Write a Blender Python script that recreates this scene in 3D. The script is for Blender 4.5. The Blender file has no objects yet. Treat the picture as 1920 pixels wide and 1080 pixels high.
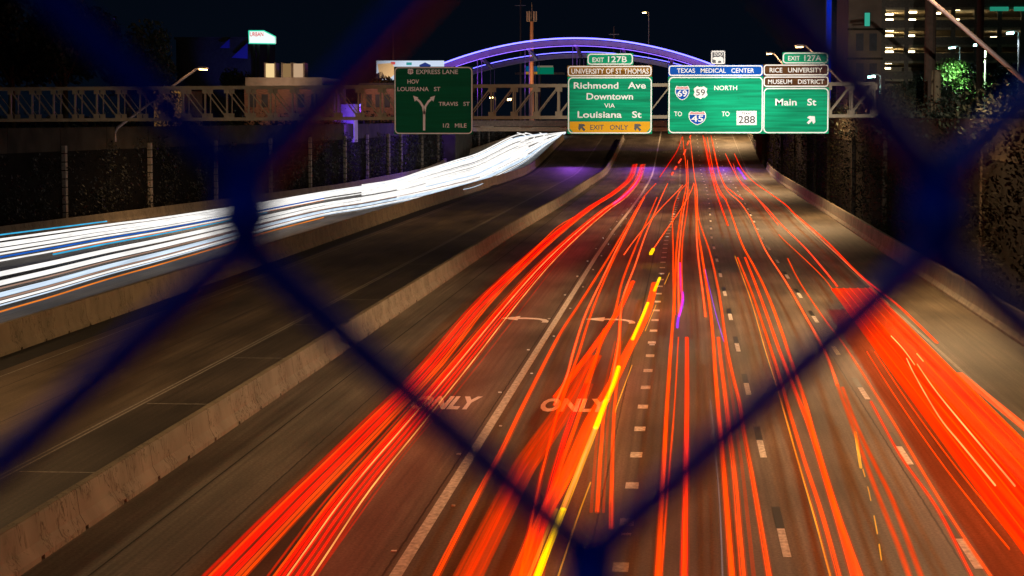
import bpy, bmesh, math, random
from mathutils import Vector, Matrix
random.seed(7)
R = math.radians
SC = bpy.context.scene
COL = SC.collection
# ------------------------------------------------------------------ camera, world, exposure
F, H = 4030.0, 8.43
TH = math.atan(319/F); PS = math.atan(321*math.cos(TH)/F)
cam_d = bpy.data.cameras.new('camera'); cam = bpy.data.objects.new('camera', cam_d); COL.objects.link(cam)
cam.location = (0, 0, H); cam.rotation_euler = (math.pi/2-TH, 0, PS)
cam_d.sensor_width = 36; cam_d.lens = 36*F/1920; cam_d.clip_start = .02; cam_d.clip_end = 5000
cam_d.dof.use_dof = True; cam_d.dof.focus_distance = 120
cam_d.dof.aperture_fstop = 19.5; cam_d.dof.aperture_blades = 0
SC.camera = cam
SC.render.engine = 'CYCLES'
SC.view_settings.view_transform = 'Standard'; SC.view_settings.look = 'None'
SC.view_settings.exposure = 0; SC.view_settings.gamma = 1
SC.cycles.transparent_max_bounces = 48
SC.cycles.max_bounces = 5
W = bpy.data.worlds.new('World'); SC.world = W; W.use_nodes = True
wn = W.node_tree; wn.nodes.clear()
wo = wn.nodes.new('ShaderNodeOutputWorld'); wb = wn.nodes.new('ShaderNodeBackground')
tc = wn.nodes.new('ShaderNodeTexCoord'); sx = wn.nodes.new('ShaderNodeSeparateXYZ'); cr = wn.nodes.new('ShaderNodeValToRGB')
wn.links.new(tc.outputs['Generated'], sx.inputs[0]); wn.links.new(sx.outputs['Z'], cr.inputs[0])
cr.color_ramp.elements[0].position = 0.0; cr.color_ramp.elements[0].color = (.0012, .0028, .0060, 1)
cr.color_ramp.elements[1].position = .25; cr.color_ramp.elements[1].color = (.0003, .0009, .0030, 1)
wn.links.new(cr.outputs[0], wb.inputs[0]); wb.inputs[1].default_value = 1.0
wn.links.new(wb.outputs[0], wo.inputs[0])

# ------------------------------------------------------------------ geometry of the view
CM = cam.rotation_euler.to_matrix()
def zroad(Y):
    s = .047
    if Y < 310: return 0.0
    if Y < 350: return s*(Y-310)**2/80
    z = s*20+s*(Y-350)
    return z if Y < 480 else s*20+s*130+.2*(1-math.exp(-(Y-480)/5))
def ray(px, py): return CM @ Vector(((px-960)/F, (540-py)/F, -1))
def at(px, py, Y):                       # point of the plane Y = const seen at a pixel of the 1920x1080 photo
    d = ray(px, py); return cam.location + d*(Y/d.y)
def gr(px, py, h=0.0):                   # point h above the road
    d = ray(px, py); t, st = 20.0, 1.0
    while t < 900:
        p = cam.location + d*t
        if p.z <= zroad(p.y)+h: break
        t += st
    lo, hi = t-st, t
    for _ in range(20):
        m = (lo+hi)/2; p = cam.location+d*m
        if p.z <= zroad(p.y)+h: hi = m
        else: lo = m
    return cam.location + d*hi

# ------------------------------------------------------------------ mesh helpers
class MB:
    def __init__(s): s.v = []; s.f = []; s.mi = []
    def add(s, vs, fs, mi=0):
        b = len(s.v); s.v += [tuple(v) for v in vs]; s.f += [tuple(b+i for i in f) for f in fs]; s.mi += [mi]*len(fs)
    def box(s, x0, x1, y0, y1, z0, z1, mi=0):
        vs = [(x, y, z) for x in (x0, x1) for y in (y0, y1) for z in (z0, z1)]
        s.add(vs, [(0,1,3,2),(4,6,7,5),(0,4,5,1),(2,3,7,6),(0,2,6,4),(1,5,7,3)], mi)
    def bar(s, a, b, w, d, mi=0, up=(0,0,1)):     # box-section bar between two points
        a = Vector(a); b = Vector(b); t = (b-a).normalized(); u = Vector(up)
        if abs(t.dot(u)) > .95: u = Vector((0,1,0))
        n = t.cross(u).normalized(); u = n.cross(t)
        vs = [p+n*w/2*i+u*d/2*j for p in (a, b) for i in (-1,1) for j in (-1,1)]
        s.add(vs, [(0,1,3,2),(4,6,7,5),(0,4,5,1),(2,3,7,6),(0,2,6,4),(1,5,7,3)], mi)
    def sweep(s, pts, sec, mi=0, flat=True, scale=None):     # sec = list of (side, up)
        pts = [Vector(p) for p in pts]; n = len(pts); k = len(sec); vs = []
        for i, p in enumerate(pts):
            t = (pts[min(i+1,n-1)]-pts[max(i-1,0)]); 
            if flat: t.z = 0
            t.normalize()
            u = Vector((0,0,1)) if abs(t.z) < .9 else Vector((0,1,0))
            sd = t.cross(u).normalized(); u = sd.cross(t)
            q = scale[i] if scale else 1
            vs += [p+sd*a*q+u*b*q for a, b in sec]
        fs = [(i*k+j, i*k+(j+1)%k, (i+1)*k+(j+1)%k, (i+1)*k+j) for i in range(n-1) for j in range(k)]
        fs += [tuple(range(k))[::-1], tuple((n-1)*k+j for j in range(k))]
        s.add(vs, fs, mi)
    def tube(s, pts, r, n=8, mi=0, scale=None):
        s.sweep(pts, [(r*math.cos(2*math.pi*j/n), r*math.sin(2*math.pi*j/n)) for j in range(n)], mi, False, scale)
    def poly(s, pts, y, mi=0, t=.02):    # polygon in the XZ plane at depth y, thickness t towards -Y
        n = len(pts); vs = [(p[0], y-t, p[1]) for p in pts]+[(p[0], y, p[1]) for p in pts]
        s.add(vs, [tuple(range(n)), tuple(range(2*n-1, n-1, -1))]+[(i, n+i, n+(i+1)%n, (i+1)%n) for i in range(n)], mi)
    def build(s, name, mats, parent=None, smooth=False):
        me = bpy.data.meshes.new(name); me.from_pydata(s.v, [], s.f)
        for m in (mats if isinstance(mats, (list, tuple)) else [mats]): me.materials.append(m)
        me.polygons.foreach_set('material_index', s.mi)
        bm = bmesh.new(); bm.from_mesh(me); bmesh.ops.recalc_face_normals(bm, faces=bm.faces); bm.to_mesh(me); bm.free()
        if smooth: me.polygons.foreach_set('use_smooth', [True]*len(me.polygons))
        o = bpy.data.objects.new(name, me); COL.objects.link(o)
        if parent:
            o.parent = parent
            o.matrix_parent_inverse = Matrix.Translation(-(parent.matrix_world_loc if hasattr(parent, 'matrix_world_loc') else worldloc(parent)))
        return o
def worldloc(o):
    l = o.location.copy()
    if o.parent: pass
    return l if o.type == 'EMPTY' else Vector((0,0,0))
def tag(o, label=None, cat=None, group=None, kind=None):
    if label: o['label'] = label
    if cat: o['category'] = cat
    if group: o['group'] = group
    if kind: o['kind'] = kind
    return o
def empty(name, loc, label, cat, group=None):
    o = bpy.data.objects.new(name, None); COL.objects.link(o); o.location = loc; o.empty_display_size = .5
    return tag(o, label, cat, group)
def struct(o): o['kind'] = 'structure'; return o

# ------------------------------------------------------------------ materials
def mat(name, col, rough=.7, metal=0, noise=0, scale=4, stretch=(1,1,1), dark=None, bump=0, spec=.5):
    m = bpy.data.materials.new(name); m.use_nodes = True; n = m.node_tree; b = n.nodes['Principled BSDF']
    b.inputs['Base Color'].default_value = (*col, 1); b.inputs['Roughness'].default_value = rough; b.inputs['Metallic'].default_value = metal
    b.inputs['Specular IOR Level'].default_value = spec
    if noise:
        t = n.nodes.new('ShaderNodeTexCoord'); mp = n.nodes.new('ShaderNodeMapping'); mp.inputs['Scale'].default_value = stretch
        nz = n.nodes.new('ShaderNodeTexNoise'); nz.inputs['Scale'].default_value = scale; nz.inputs['Detail'].default_value = 6
        cr = n.nodes.new('ShaderNodeValToRGB'); d = dark or tuple(c*(1-noise) for c in col); l = tuple(min(1, c*(1+noise*.5)) for c in col)
        cr.color_ramp.elements[0].position = .32; cr.color_ramp.elements[0].color = (*d, 1)
        cr.color_ramp.elements[1].position = .68; cr.color_ramp.elements[1].color = (*l, 1)
        n.links.new(t.outputs['Object'], mp.inputs[0]); n.links.new(mp.outputs[0], nz.inputs[0]); n.links.new(nz.outputs[0], cr.inputs[0]); n.links.new(cr.outputs[0], b.inputs['Base Color'])
        if bump:
            bp = n.nodes.new('ShaderNodeBump'); bp.inputs['Strength'].default_value = bump; bp.inputs['Distance'].default_value = .03
            n.links.new(nz.outputs[0], bp.inputs['Height']); n.links.new(bp.outputs[0], b.inputs['Normal'])
    return m
def emis(name, col, st, sample=True):
    m = bpy.data.materials.new(name); m.use_nodes = True; n = m.node_tree; n.nodes.clear()
    o = n.nodes.new('ShaderNodeOutputMaterial'); e = n.nodes.new('ShaderNodeEmission')
    e.inputs[0].default_value = (*col, 1); e.inputs[1].default_value = st; n.links.new(e.outputs[0], o.inputs[0])
    if not sample: m.cycles.emission_sampling = 'NONE'
    return m
def glow(name, col, st, var=.5, sc=9, opaque=False, along=.02, cov=.6):
    if not opaque: st *= cov   # a streak of lamp light: adds its light to what lies behind it
    m = bpy.data.materials.new(name); m.use_nodes = True; n = m.node_tree; n.nodes.clear()
    o = n.nodes.new('ShaderNodeOutputMaterial'); e = n.nodes.new('ShaderNodeEmission'); e.inputs[0].default_value = (*col, 1)
    t = n.nodes.new('ShaderNodeTexCoord'); mp = n.nodes.new('ShaderNodeMapping'); mp.inputs['Scale'].default_value = (1, along, 1)
    nz = n.nodes.new('ShaderNodeTexNoise'); nz.inputs['Scale'].default_value = sc; nz.inputs['Detail'].default_value = 3
    mr = n.nodes.new('ShaderNodeMapRange'); mr.inputs[1].default_value = .3; mr.inputs[2].default_value = .7
    mr.inputs[3].default_value = st*(1-var); mr.inputs[4].default_value = st*(1+var)
    n.links.new(t.outputs['Object'], mp.inputs[0]); n.links.new(mp.outputs[0], nz.inputs[0]); n.links.new(nz.outputs[0], mr.inputs[0]); n.links.new(mr.outputs[0], e.inputs[1])
    if opaque: n.links.new(e.outputs[0], o.inputs[0])
    else:
        tr = n.nodes.new('ShaderNodeBsdfTransparent'); tr.inputs[0].default_value = (.97,.88,.78,1) if cov < .75 else (.95,.95,.6,1); ad = n.nodes.new('ShaderNodeAddShader')
        n.links.new(tr.outputs[0], ad.inputs[0]); n.links.new(e.outputs[0], ad.inputs[1]); n.links.new(ad.outputs[0], o.inputs[0])
    m.cycles.emission_sampling = 'NONE'
    return m

def road_mat(name, col, seams, paths, spk=.5):
    """worn concrete / asphalt running along Y: seams = X of joints, paths = X of darker wheel paths (tyre wear)"""
    m = bpy.data.materials.new(name); m.use_nodes = True; n = m.node_tree; b = n.nodes['Principled BSDF']; L = n.links.new
    t = n.nodes.new('ShaderNodeTexCoord'); s = n.nodes.new('ShaderNodeSeparateXYZ'); L(t.outputs['Object'], s.inputs[0])
    def noise(scale, st, det=5):
        mp = n.nodes.new('ShaderNodeMapping'); mp.inputs['Scale'].default_value = st
        z = n.nodes.new('ShaderNodeTexNoise'); z.inputs['Scale'].default_value = scale; z.inputs['Detail'].default_value = det
        L(t.outputs['Object'], mp.inputs[0]); L(mp.outputs[0], z.inputs[0]); return z.outputs[0]
    def mth(op, a, b_=None, c=None):
        k = n.nodes.new('ShaderNodeMath'); k.operation = op
        for i, q in enumerate((a, b_, c)):
            if q is None: continue
            if isinstance(q, (int, float)): k.inputs[i].default_value = q
            else: L(q, k.inputs[i])
        return k.outputs[0]
    f = mth('MAXIMUM', mth('ADD', mth('MULTIPLY', noise(1, (.45,.10,1), 8), 2.6), -.32), .35)                    # broad stains
    f = mth('MULTIPLY', f, mth('ADD', mth('MULTIPLY', noise(6, (1.2,.012,1), 4), 1.5), .25)) # long streaks
    f = mth('MULTIPLY', f, mth('ADD', mth('MULTIPLY', noise(16, (1,.6,1), 9), spk*3.2), 1-spk*1.6))   # aggregate
    for x, w, k in paths:
        g = mth('SUBTRACT', 1, mth('MINIMUM', 1, mth('DIVIDE', mth('ABSOLUTE', mth('SUBTRACT', s.outputs[0], x)), w)))
        f = mth('MULTIPLY', f, mth('SUBTRACT', 1, mth('MULTIPLY', mth('SMOOTH_MIN', g, 1, .2), k)))
    for x in seams:
        wob = mth('MULTIPLY', noise(1.5, (0,1,0), 2), .06)
        g = mth('LESS_THAN', mth('ABSOLUTE', mth('SUBTRACT', mth('SUBTRACT', s.outputs[0], x), wob)), .022)
        f = mth('MULTIPLY', f, mth('SUBTRACT', 1, mth('MULTIPLY', g, .8)))
    g = mth('LESS_THAN', mth('FRACT', mth('DIVIDE', s.outputs[1], 18.3)), .0016); f = mth('MULTIPLY', f, mth('SUBTRACT', 1, mth('MULTIPLY', g, .35)))
    mx = n.nodes.new('ShaderNodeVectorMath'); mx.operation = 'SCALE'; mx.inputs[0].default_value = col; L(f, mx.inputs['Scale'])
    L(mx.outputs[0], b.inputs['Base Color']); b.inputs['Roughness'].default_value = .62
    bp = n.nodes.new('ShaderNodeBump'); bp.inputs['Strength'].default_value = .5; bp.inputs['Distance'].default_value = .02
    L(noise(14, (1,1,1), 4), bp.inputs['Height']); L(bp.outputs[0], b.inputs['Normal'])
    return m

def barrier_mat(name, col):
    m = mat(name, col, .85, noise=.22, scale=1.2, stretch=(1,.8,.5)); n = m.node_tree; L = n.links.new; b = n.nodes['Principled BSDF']
    t = n.nodes.new('ShaderNodeTexCoord'); mp = n.nodes.new('ShaderNodeMapping'); mp.inputs['Scale'].default_value = (1, .9, .35); mp.inputs['Rotation'].default_value = (R(25),0,0)
    z = n.nodes.new('ShaderNodeTexNoise'); z.inputs['Scale'].default_value = 3; z.inputs['Detail'].default_value = 8; z.inputs['Distortion'].default_value = 2.2
    L(t.outputs['Object'], mp.inputs[0]); L(mp.outputs[0], z.inputs[0])
    c = n.nodes.new('ShaderNodeValToRGB'); e = c.color_ramp.elements; e[0].position = .47; e[0].color = (1,1,1,1); e[1].position = .54; e[1].color = (1,1,1,1)
    k = e.new(.5); k.color = (.25,.23,.2,1); L(z.outputs[0], c.inputs[0])
    # sparse scuffs
    z2 = n.nodes.new('ShaderNodeTexNoise'); z2.inputs['Scale'].default_value = .7; L(t.outputs['Object'], z2.inputs[0])
    r2 = n.nodes.new('ShaderNodeMapRange'); r2.inputs[1].default_value = .42; r2.inputs[2].default_value = .54; L(z2.outputs[0], r2.inputs[0])
    old = b.inputs['Base Color'].links[0].from_socket
    mx = n.nodes.new('ShaderNodeMix'); mx.data_type = 'RGBA'; mx.blend_type = 'MULTIPLY'; L(r2.outputs[0], mx.inputs[0]); L(old, mx.inputs[6]); L(c.outputs[0], mx.inputs[7])
    # casting joints every 6.1 m and fine vertical streaks
    s = n.nodes.new('ShaderNodeSeparateXYZ'); L(t.outputs['Object'], s.inputs[0])
    a1 = n.nodes.new('ShaderNodeMath'); a1.operation = 'DIVIDE'; L(s.outputs[1], a1.inputs[0]); a1.inputs[1].default_value = 6.1
    a2 = n.nodes.new('ShaderNodeMath'); a2.operation = 'FRACT'; L(a1.outputs[0], a2.inputs[0])
    a3 = n.nodes.new('ShaderNodeMath'); a3.operation = 'LESS_THAN'; L(a2.outputs[0], a3.inputs[0]); a3.inputs[1].default_value = .005
    m2 = n.nodes.new('ShaderNodeMix'); m2.data_type = 'RGBA'; L(a3.outputs[0], m2.inputs[0]); L(mx.outputs[2], m2.inputs[6]); m2.inputs[7].default_value = (.03,.025,.02,1)
    L(m2.outputs[2], b.inputs['Base Color'])
    return m
M = {}
M['road'] = road_mat('freeway concrete', (.14,.118,.095), [-5.52,-1.78,1.62,5.3,-9.4], [(-3.3,1.3,.35),(.15,1.5,.45),(3.7,1.2,.15),(7.3,1.2,.15),(-7.6,1.0,.15)])
M['hov'] = road_mat('express lane concrete', (.10,.074,.05), [-18.9,-21.3], [(-17.4,.8,.2),(-20.2,.8,.2)])
M['shoulder'] = road_mat('dark shoulder with barrier shadow', (.055,.042,.032), [], [])  # inner shoulder's own dark tone plus the near barrier's shadow, put into the colour
M['left'] = road_mat('opposing carriageway', (.15,.13,.11), [], [])
M['kerbdark'] = mat('gutter grime', (.012,.01,.008), .9, noise=.5, scale=2)
M['paint'] = mat('worn white road paint', (.78,.75,.7), .6, noise=.4, scale=9, stretch=(1,.5,1))
M['letter'] = mat('bright white road lettering', (.92,.9,.88), .55, noise=.12, scale=9)
M['paintdim'] = mat('faded white road paint', (.36,.33,.29), .6, noise=.5, scale=9)
M['black'] = mat('black contrast paint', (.012,.012,.012), .5)
M['ivy_right'] = mat('climbing plant leaves darkened as shade', (.006,.005,.0025), .9, noise=.6, scale=2, spec=.1)  # leaf colour cut to near black so the right wall looks unlit
M['ypaint'] = mat('worn yellow road paint', (.5,.33,.05), .6, noise=.4, scale=9)
M['barrier'] = barrier_mat('weathered barrier concrete', (.30,.28,.24))
M['barrier_dark'] = barrier_mat('grimy barrier concrete', (.24,.19,.13))
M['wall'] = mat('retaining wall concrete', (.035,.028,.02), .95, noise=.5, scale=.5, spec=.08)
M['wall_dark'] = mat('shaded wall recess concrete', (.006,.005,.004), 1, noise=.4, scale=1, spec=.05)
M['wall_dark2'] = mat('pilaster concrete darkened as shade', (.02,.016,.012), 1, noise=.4, scale=1, spec=.05)  # right wall pilasters, shade put into the colour
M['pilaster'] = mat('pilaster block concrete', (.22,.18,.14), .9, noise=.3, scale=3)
M['ground'] = mat('dark ground', (.02,.022,.015), .95, noise=.4, scale=.3)
M['steel'] = mat('galvanised truss steel', (.25,.19,.11), .55, metal=.1, noise=.2, scale=2)
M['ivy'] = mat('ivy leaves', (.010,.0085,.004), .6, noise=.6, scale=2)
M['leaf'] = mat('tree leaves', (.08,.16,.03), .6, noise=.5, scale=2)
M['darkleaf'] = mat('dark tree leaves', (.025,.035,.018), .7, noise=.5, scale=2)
M['bark'] = mat('tree bark', (.08,.06,.04), .9, noise=.4, scale=6)
M['brick'] = mat('brown brick', (.25,.13,.09), .9, noise=.5, scale=3, stretch=(.6,1,5))
M['paleb'] = mat('pale rendered wall', (.35,.3,.24), .9, noise=.25, scale=1)
M['darkb'] = mat('dark facade', (.05,.05,.06), .8, noise=.3, scale=1)
M['roof'] = mat('dark roofing', (.03,.03,.035), .9, noise=.3, scale=2)

# ------------------------------------------------------------------ the ground and roads
YS = [0,20,40,60,80,100,130,160,200,240,280,300,310,315,320,325,330,335,340,345,350,370,400,430,460,480,483,490,500,540,600,700,900]
def strip(x0, x1, y0, y1, dz=0.0):      # ribbon on the road; x0/x1 numbers or functions of Y
    m = MB(); fx = lambda x, y: x(y) if callable(x) else x
    ys = sorted(set([y0, y1]+[y for y in YS if y0 < y < y1]))
    vs = []
    for y in ys: vs += [(fx(x0,y), y, zroad(y)+dz), (fx(x1,y), y, zroad(y)+dz)]
    m.add(vs, [(2*i, 2*i+1, 2*i+3, 2*i+2) for i in range(len(ys)-1)])
    return m
def lerp(tab):
    def f(y):
        if y <= tab[0][0]: return tab[0][1]
        for (a, b), (c, d) in zip(tab, tab[1:]):
            if y <= c: return b+(d-b)*(y-a)/(c-a)
        return tab[-1][1]
    return f
sh = lerp([(0,0),(150,0),(210,.55),(260,.8),(330,.7),(900,.7)])     # the small sideways shift of the lanes
WL = lerp([(0,-60),(90,-53.5),(147,-48.2),(213,-42.4),(245,-39.8),(360,-39.2),(410,-34.5),(900,-30)])   # face of the left wall
g = MB(); g.add([(-2500,-200,-.6),(2500,-200,-.6),(2500,4500,-.6),(-2500,4500,-.6)], [(0,1,2,3)]); struct(g.build('ground', M['ground']))
struct(strip(-12.35, 12.9, -5, 900).build('freeway', M['road']))
struct(strip(-22.7, -12.35, -5, 900).build('express_roadway', M['hov']))
struct(strip(lambda y: WL(y)-.5, -24.3, -5, 900).build('opposing_carriageway', M['left']))
struct(strip(-24.3, -22.7, -5, 900).build('gutter', M['kerbdark']))
struct(strip(-15.85, -12.4, -5, 900, .004).build('inner_shoulder', M['shoulder']))
struct(strip(lambda y: 9.75+sh(y)*.8, 12.9, -5, 900, .004).build('outer_shoulder', road_mat('outer shoulder asphalt', (.10,.08,.055), [], [])))
# upper ground both sides
for nm, a, b in (('upper_ground', lambda y: -700, lambda y: WL(y)-1.0), ('upper_ground', lambda y: 14.6, lambda y: 700)):
    m = MB(); vs = []
    for y in YS: vs += [(a(y), y, 7.2+max(0, zroad(y)-6)), (b(y), y, 7.2+max(0, zroad(y)-6))]
    m.add(vs, [(2*i, 2*i+1, 2*i+3, 2*i+2) for i in range(len(YS)-1)]); struct(m.build(nm, M['ground']))

# painted markings
def marking(name, m, mt, label=None): o = m.build(name, mt); o['kind'] = 'structure'; return o
marking('lane_line', strip(lambda y: -5.36+sh(y), lambda y: -5.12+sh(y), -5, 900, .008), M['paint'])
marking('edge_line', strip(lambda y: 9.25+sh(y)*.8, lambda y: 9.38+sh(y)*.8, -5, 900, .008), M['paintdim'])
marking('edge_line', strip(-27.45, -27.3, -5, 900, .008), M['ypaint'])
for x in (-16.06, -15.9): marking('edge_line', strip(x, x+.055, -5, 900, .009), M['paintdim'])
marking('joint_line', strip(-22.2, -22.15, -5, 900, .009), M['paintdim'])
marking('joint_line', strip(-10.9, -10.86, -5, 900, .009), M['kerbdark'])
m = MB(); k = MB()
def quad(mb, x0, x1, y0, y1, dz): mb.add([(x0,y0,zroad(y0)+dz),(x1,y0,zroad(y0)+dz),(x1,y1,zroad(y1)+dz),(x0,y1,zroad(y1)+dz)], [(0,1,2,3)])
for xx, o0 in ((2.05,41.1),(5.58,40.3)):
    for i in range(-2, 40):
        y = o0+12.2*i; s = sh(y)
        quad(m, xx-.08+s, xx+.08+s, y, y+2.9, .008); quad(k, xx-.09+s, xx+.09+s, y+2.9, y+5.4, .008)
marking('lane_dashes', m, M['paint']); marking('contrast_dashes', k, M['black'])
m = MB()
for i in range(-4, 95):
    y = 39.3+4.52*i+.2; s = sh(y); quad(m, -1.27+s, -.97+s, y, y+.85, .008)
marking('lane_dots', m, M['paint'])
m = MB()
for y in (25.6,37.5,49.7,62,74.2,86.4,98.6,123,147.4): quad(m, -15.75, -14.0 if y<40 else -12.6, y, y+.1, .009)
marking('shoulder_ticks', m, M['paintdim'])
def textmesh(s, bold=0.0):
    c = bpy.data.curves.new('t', 'FONT'); c.body = s; c.offset = bold; c.resolution_u = 3
    o = bpy.data.objects.new('t', c); COL.objects.link(o)
    me = bpy.data.meshes.new_from_object(o.evaluated_get(bpy.context.evaluated_depsgraph_get()))
    bpy.data.objects.remove(o); bpy.data.curves.remove(c)
    vs = [v.co.copy() for v in me.vertices]; fs = [tuple(p.vertices) for p in me.polygons]; bpy.data.meshes.remove(me)
    xs = [v.x for v in vs]; ys = [v.y for v in vs]; x0, x1, y0, y1 = min(xs), max(xs), min(ys), max(ys)
    return [((v.x-x0)/(x1-x0), (v.y-y0)/(y1-y0)) for v in vs], fs
def ground_text(s, cx, y, w, l, mt=M['letter']):
    vs, fs = textmesh(s, .045); m = MB(); m.add([(cx+(u-.5)*w, y+v*l, zroad(y+v*l)+.009) for u, v in vs], fs); marking('road_lettering', m, mt)
def ground_arrow(cx, y, mir=1):
    m = MB(); b = []
    def P(*q): return [(cx+u, y+v, zroad(y)+.009) for u, v in q]
    # curved left-turn arrow, stem to the right
    c = [(.95,-.2),(.95,.5),(.8,1.1),(.45,1.5),(0,1.65),(-.25,1.65)]; w = .13
    L_, R_ = [], []
    for i,(u,v) in enumerate(c):
        a = c[max(i-1,0)]; d = c[min(i+1,len(c)-1)]; t = Vector((d[0]-a[0], d[1]-a[1])).normalized()
        L_.append((u-t.y*w, v+t.x*w*2.6)); R_.append((u+t.y*w, v-t.x*w*2.6))
    vs = P(*(L_+R_)); n = len(c); m.add(vs, [(i,i+1,n+i+1,n+i) for i in range(n-1)])
    m.add(P((-.25,2.6),(-1.05,1.65),(-.25,.7)), [(0,1,2)])
    marking('road_arrow', m, M['letter'])
p = gr(1073,773); ground_text('ONLY', p.x, p.y, 2.0, 3.0)
p = gr(825,768); ground_text('ONLY', p.x, p.y, 1.95, 3.0)
for cx, y in ((-3.0, gr(1145,606).y), (-6.6, gr(972,604).y)): ground_arrow(cx, y)
for px in (1211, 1253):
    p = gr(px, 287); ground_text('ONLY', p.x, p.y, 2.1, 5, M['paintdim'])
# raised pavement markers
mk = MB()
for i in range(0, 18):
    y = 41+12.2*i; s = sh(y)
    mk.box(-5.62+s, -5.52+s, y, y+.1, .0, .025)
    mk.box(-4.98+s, -4.9+s, y+5, y+5.1, .0, .025)
    if i % 3 == 0: mk.box(-1.2+s, -1.0+s, y+2, y+2.12, .01, .035)
marking('reflector_studs', mk, mat('reflector stud', (.9,.9,.85), .3))

# ------------------------------------------------------------------ barriers
def barrier(label, path, h, mt, feet=True, y0=0, y1=420, both=True):
    """New-Jersey profile swept along path(Y); drain notches cut in the toe on the near side"""
    t = empty('concrete_barrier', (path(y0), y0, 0), label, 'barrier')
    ys = [y for y in [y0,y1]+[q*10+y0 for q in range(1, int((y1-y0)/10))] if y0 <= y <= y1]; ys = sorted(set(ys+[y for y in YS if y0<y<y1]))
    pts = [(path(y), y, zroad(y)) for y in ys]
    b = .30; q = .09
    sec = [(-b,q),(b,q),(b,q+.02),(.17,.33),(.105,h-.03),(.09,h),(-.09,h),(-.105,h-.03),(-.17,.33),(-b,q+.02)]
    m = MB(); m.sweep(pts, sec)
    y = y0
    while y < min(y1, 260):
        n = 6.1 if y > 90 else 3.05
        m.sweep([(path(y+.2), y+.2, zroad(y)-.01), (path(y+n-.02), y+n-.02, zroad(y+n)-.01)], [(-b,0),(b,0),(b,q+.01),(-b,q+.01)])
        y += n
    if y1 > y: m.sweep([p for p in pts if p[1] >= y-.01] if len([p for p in pts if p[1]>=y-.01])>1 else pts[-2:], [(-b,-.01),(b,-.01),(b,q+.01),(-b,q+.01)])
    m.build('wall', mt, t)
    c = MB(); c.sweep([(x, y, z+h+.001) for x, y, z in pts], [(-.085,0),(.085,0),(.085,.012),(-.085,.012)]); c.build('cap', M['barrier_dark'], t)
    return t
nb = lerp([(0,-12.45),(150,-12.45),(200,-11.9),(300,-11.6),(900,-11.8)])
barrier('low pale concrete barrier with scuffs between the empty express road and the red lanes', nb, .84, M['barrier'])
mb2 = lerp([(0,-24.3),(200,-24.3),(280,-23.6),(900,-22.6)])
barrier('tall brown concrete barrier beside the white headlight streaks', mb2, 1.07, M['barrier_dark'])
rb = lerp([(0,12.9),(280,12.75),(330,13.2),(900,13.2)])
barrier('concrete barrier at the foot of the right-hand ivy wall', rb, 1.07, M['barrier'], y1=338)
barrier('short far piece of right-hand barrier past the bridge shadow', rb, 1.07, M['barrier'], y0=352, y1=470)
lb = lambda y: WL(y)+.6
barrier('thin far-left barrier at the foot of the left ivy wall', lb, .85, M['barrier_dark'])

# ------------------------------------------------------------------ retaining walls
def wall(label, path, side, ps, top):
    t = empty('retaining_wall', (path(100), 100, 0), label, 'wall')
    ys = [y for y in YS if y <= 480]
    m = MB(); d = side*1.0
    vs = []
    for y in ys: vs += [(path(y), y, -.5), (path(y), y, top), (path(y)+d, y, top), (path(y)+d, y, -.5)]
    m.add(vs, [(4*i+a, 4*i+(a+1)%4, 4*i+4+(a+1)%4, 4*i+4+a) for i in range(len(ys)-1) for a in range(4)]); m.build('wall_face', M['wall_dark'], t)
    c = MB()
    for y, y2 in zip(ys, ys[1:]):
        n = max(1, int((y2-y)/10))
        for i in range(n):
            a = y+(y2-y)*i/n; b = y+(y2-y)*(i+1)/n
            c.bar((path(a)+side*.15, a+.05, top+.9), (path(b)+side*.15, b-.05, top+.9), .35, 1.8)
    c.build('parapet', M['wall'], t)
    for y, w, mt in ps:
        x = path(y); q = MB(); z = 0
        while z < top-.1:
            q.box(x-side*.28, x+side*.02, y-w/2, y+w/2, max(z, zroad(y))-.0, z+.56); z += .64
        q.build('pilaster', mt, t)
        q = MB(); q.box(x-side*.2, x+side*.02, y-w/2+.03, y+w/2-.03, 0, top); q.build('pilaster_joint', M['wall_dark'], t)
    return t
def wally(px, path, lo=60, hi=470):      # Y at which a pixel column meets a wall path
    best = min((abs(((lambda q: q)((CM.inverted() @ (Vector((path(y), y, 3))-cam.location)))).x / -((CM.inverted() @ (Vector((path(y), y, 3))-cam.location))).z*F+960-px), y) for y in [lo+i*.5 for i in range(int((hi-lo)*2))])
    return best[1]
lw = [(wally(px, WL), .55, M['pilaster']) for px in (118,280,403,505,580,645,687,727,750,790,820,848,875,897,915)]
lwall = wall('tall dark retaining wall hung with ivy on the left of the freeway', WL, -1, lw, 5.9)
WR = lambda y: 13.5+.0*y
rw = [(wally(px, WR), .7, M['wall_dark2']) for px in (1452,1467,1492,1517,1530,1556,1603)] + [(wally(px, WR), .8, M['wall']) for px in (1662,1850)]
rwall = wall('tall dark retaining wall with climbing plants on the right of the freeway', WR, 1, rw, 6.6)

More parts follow.
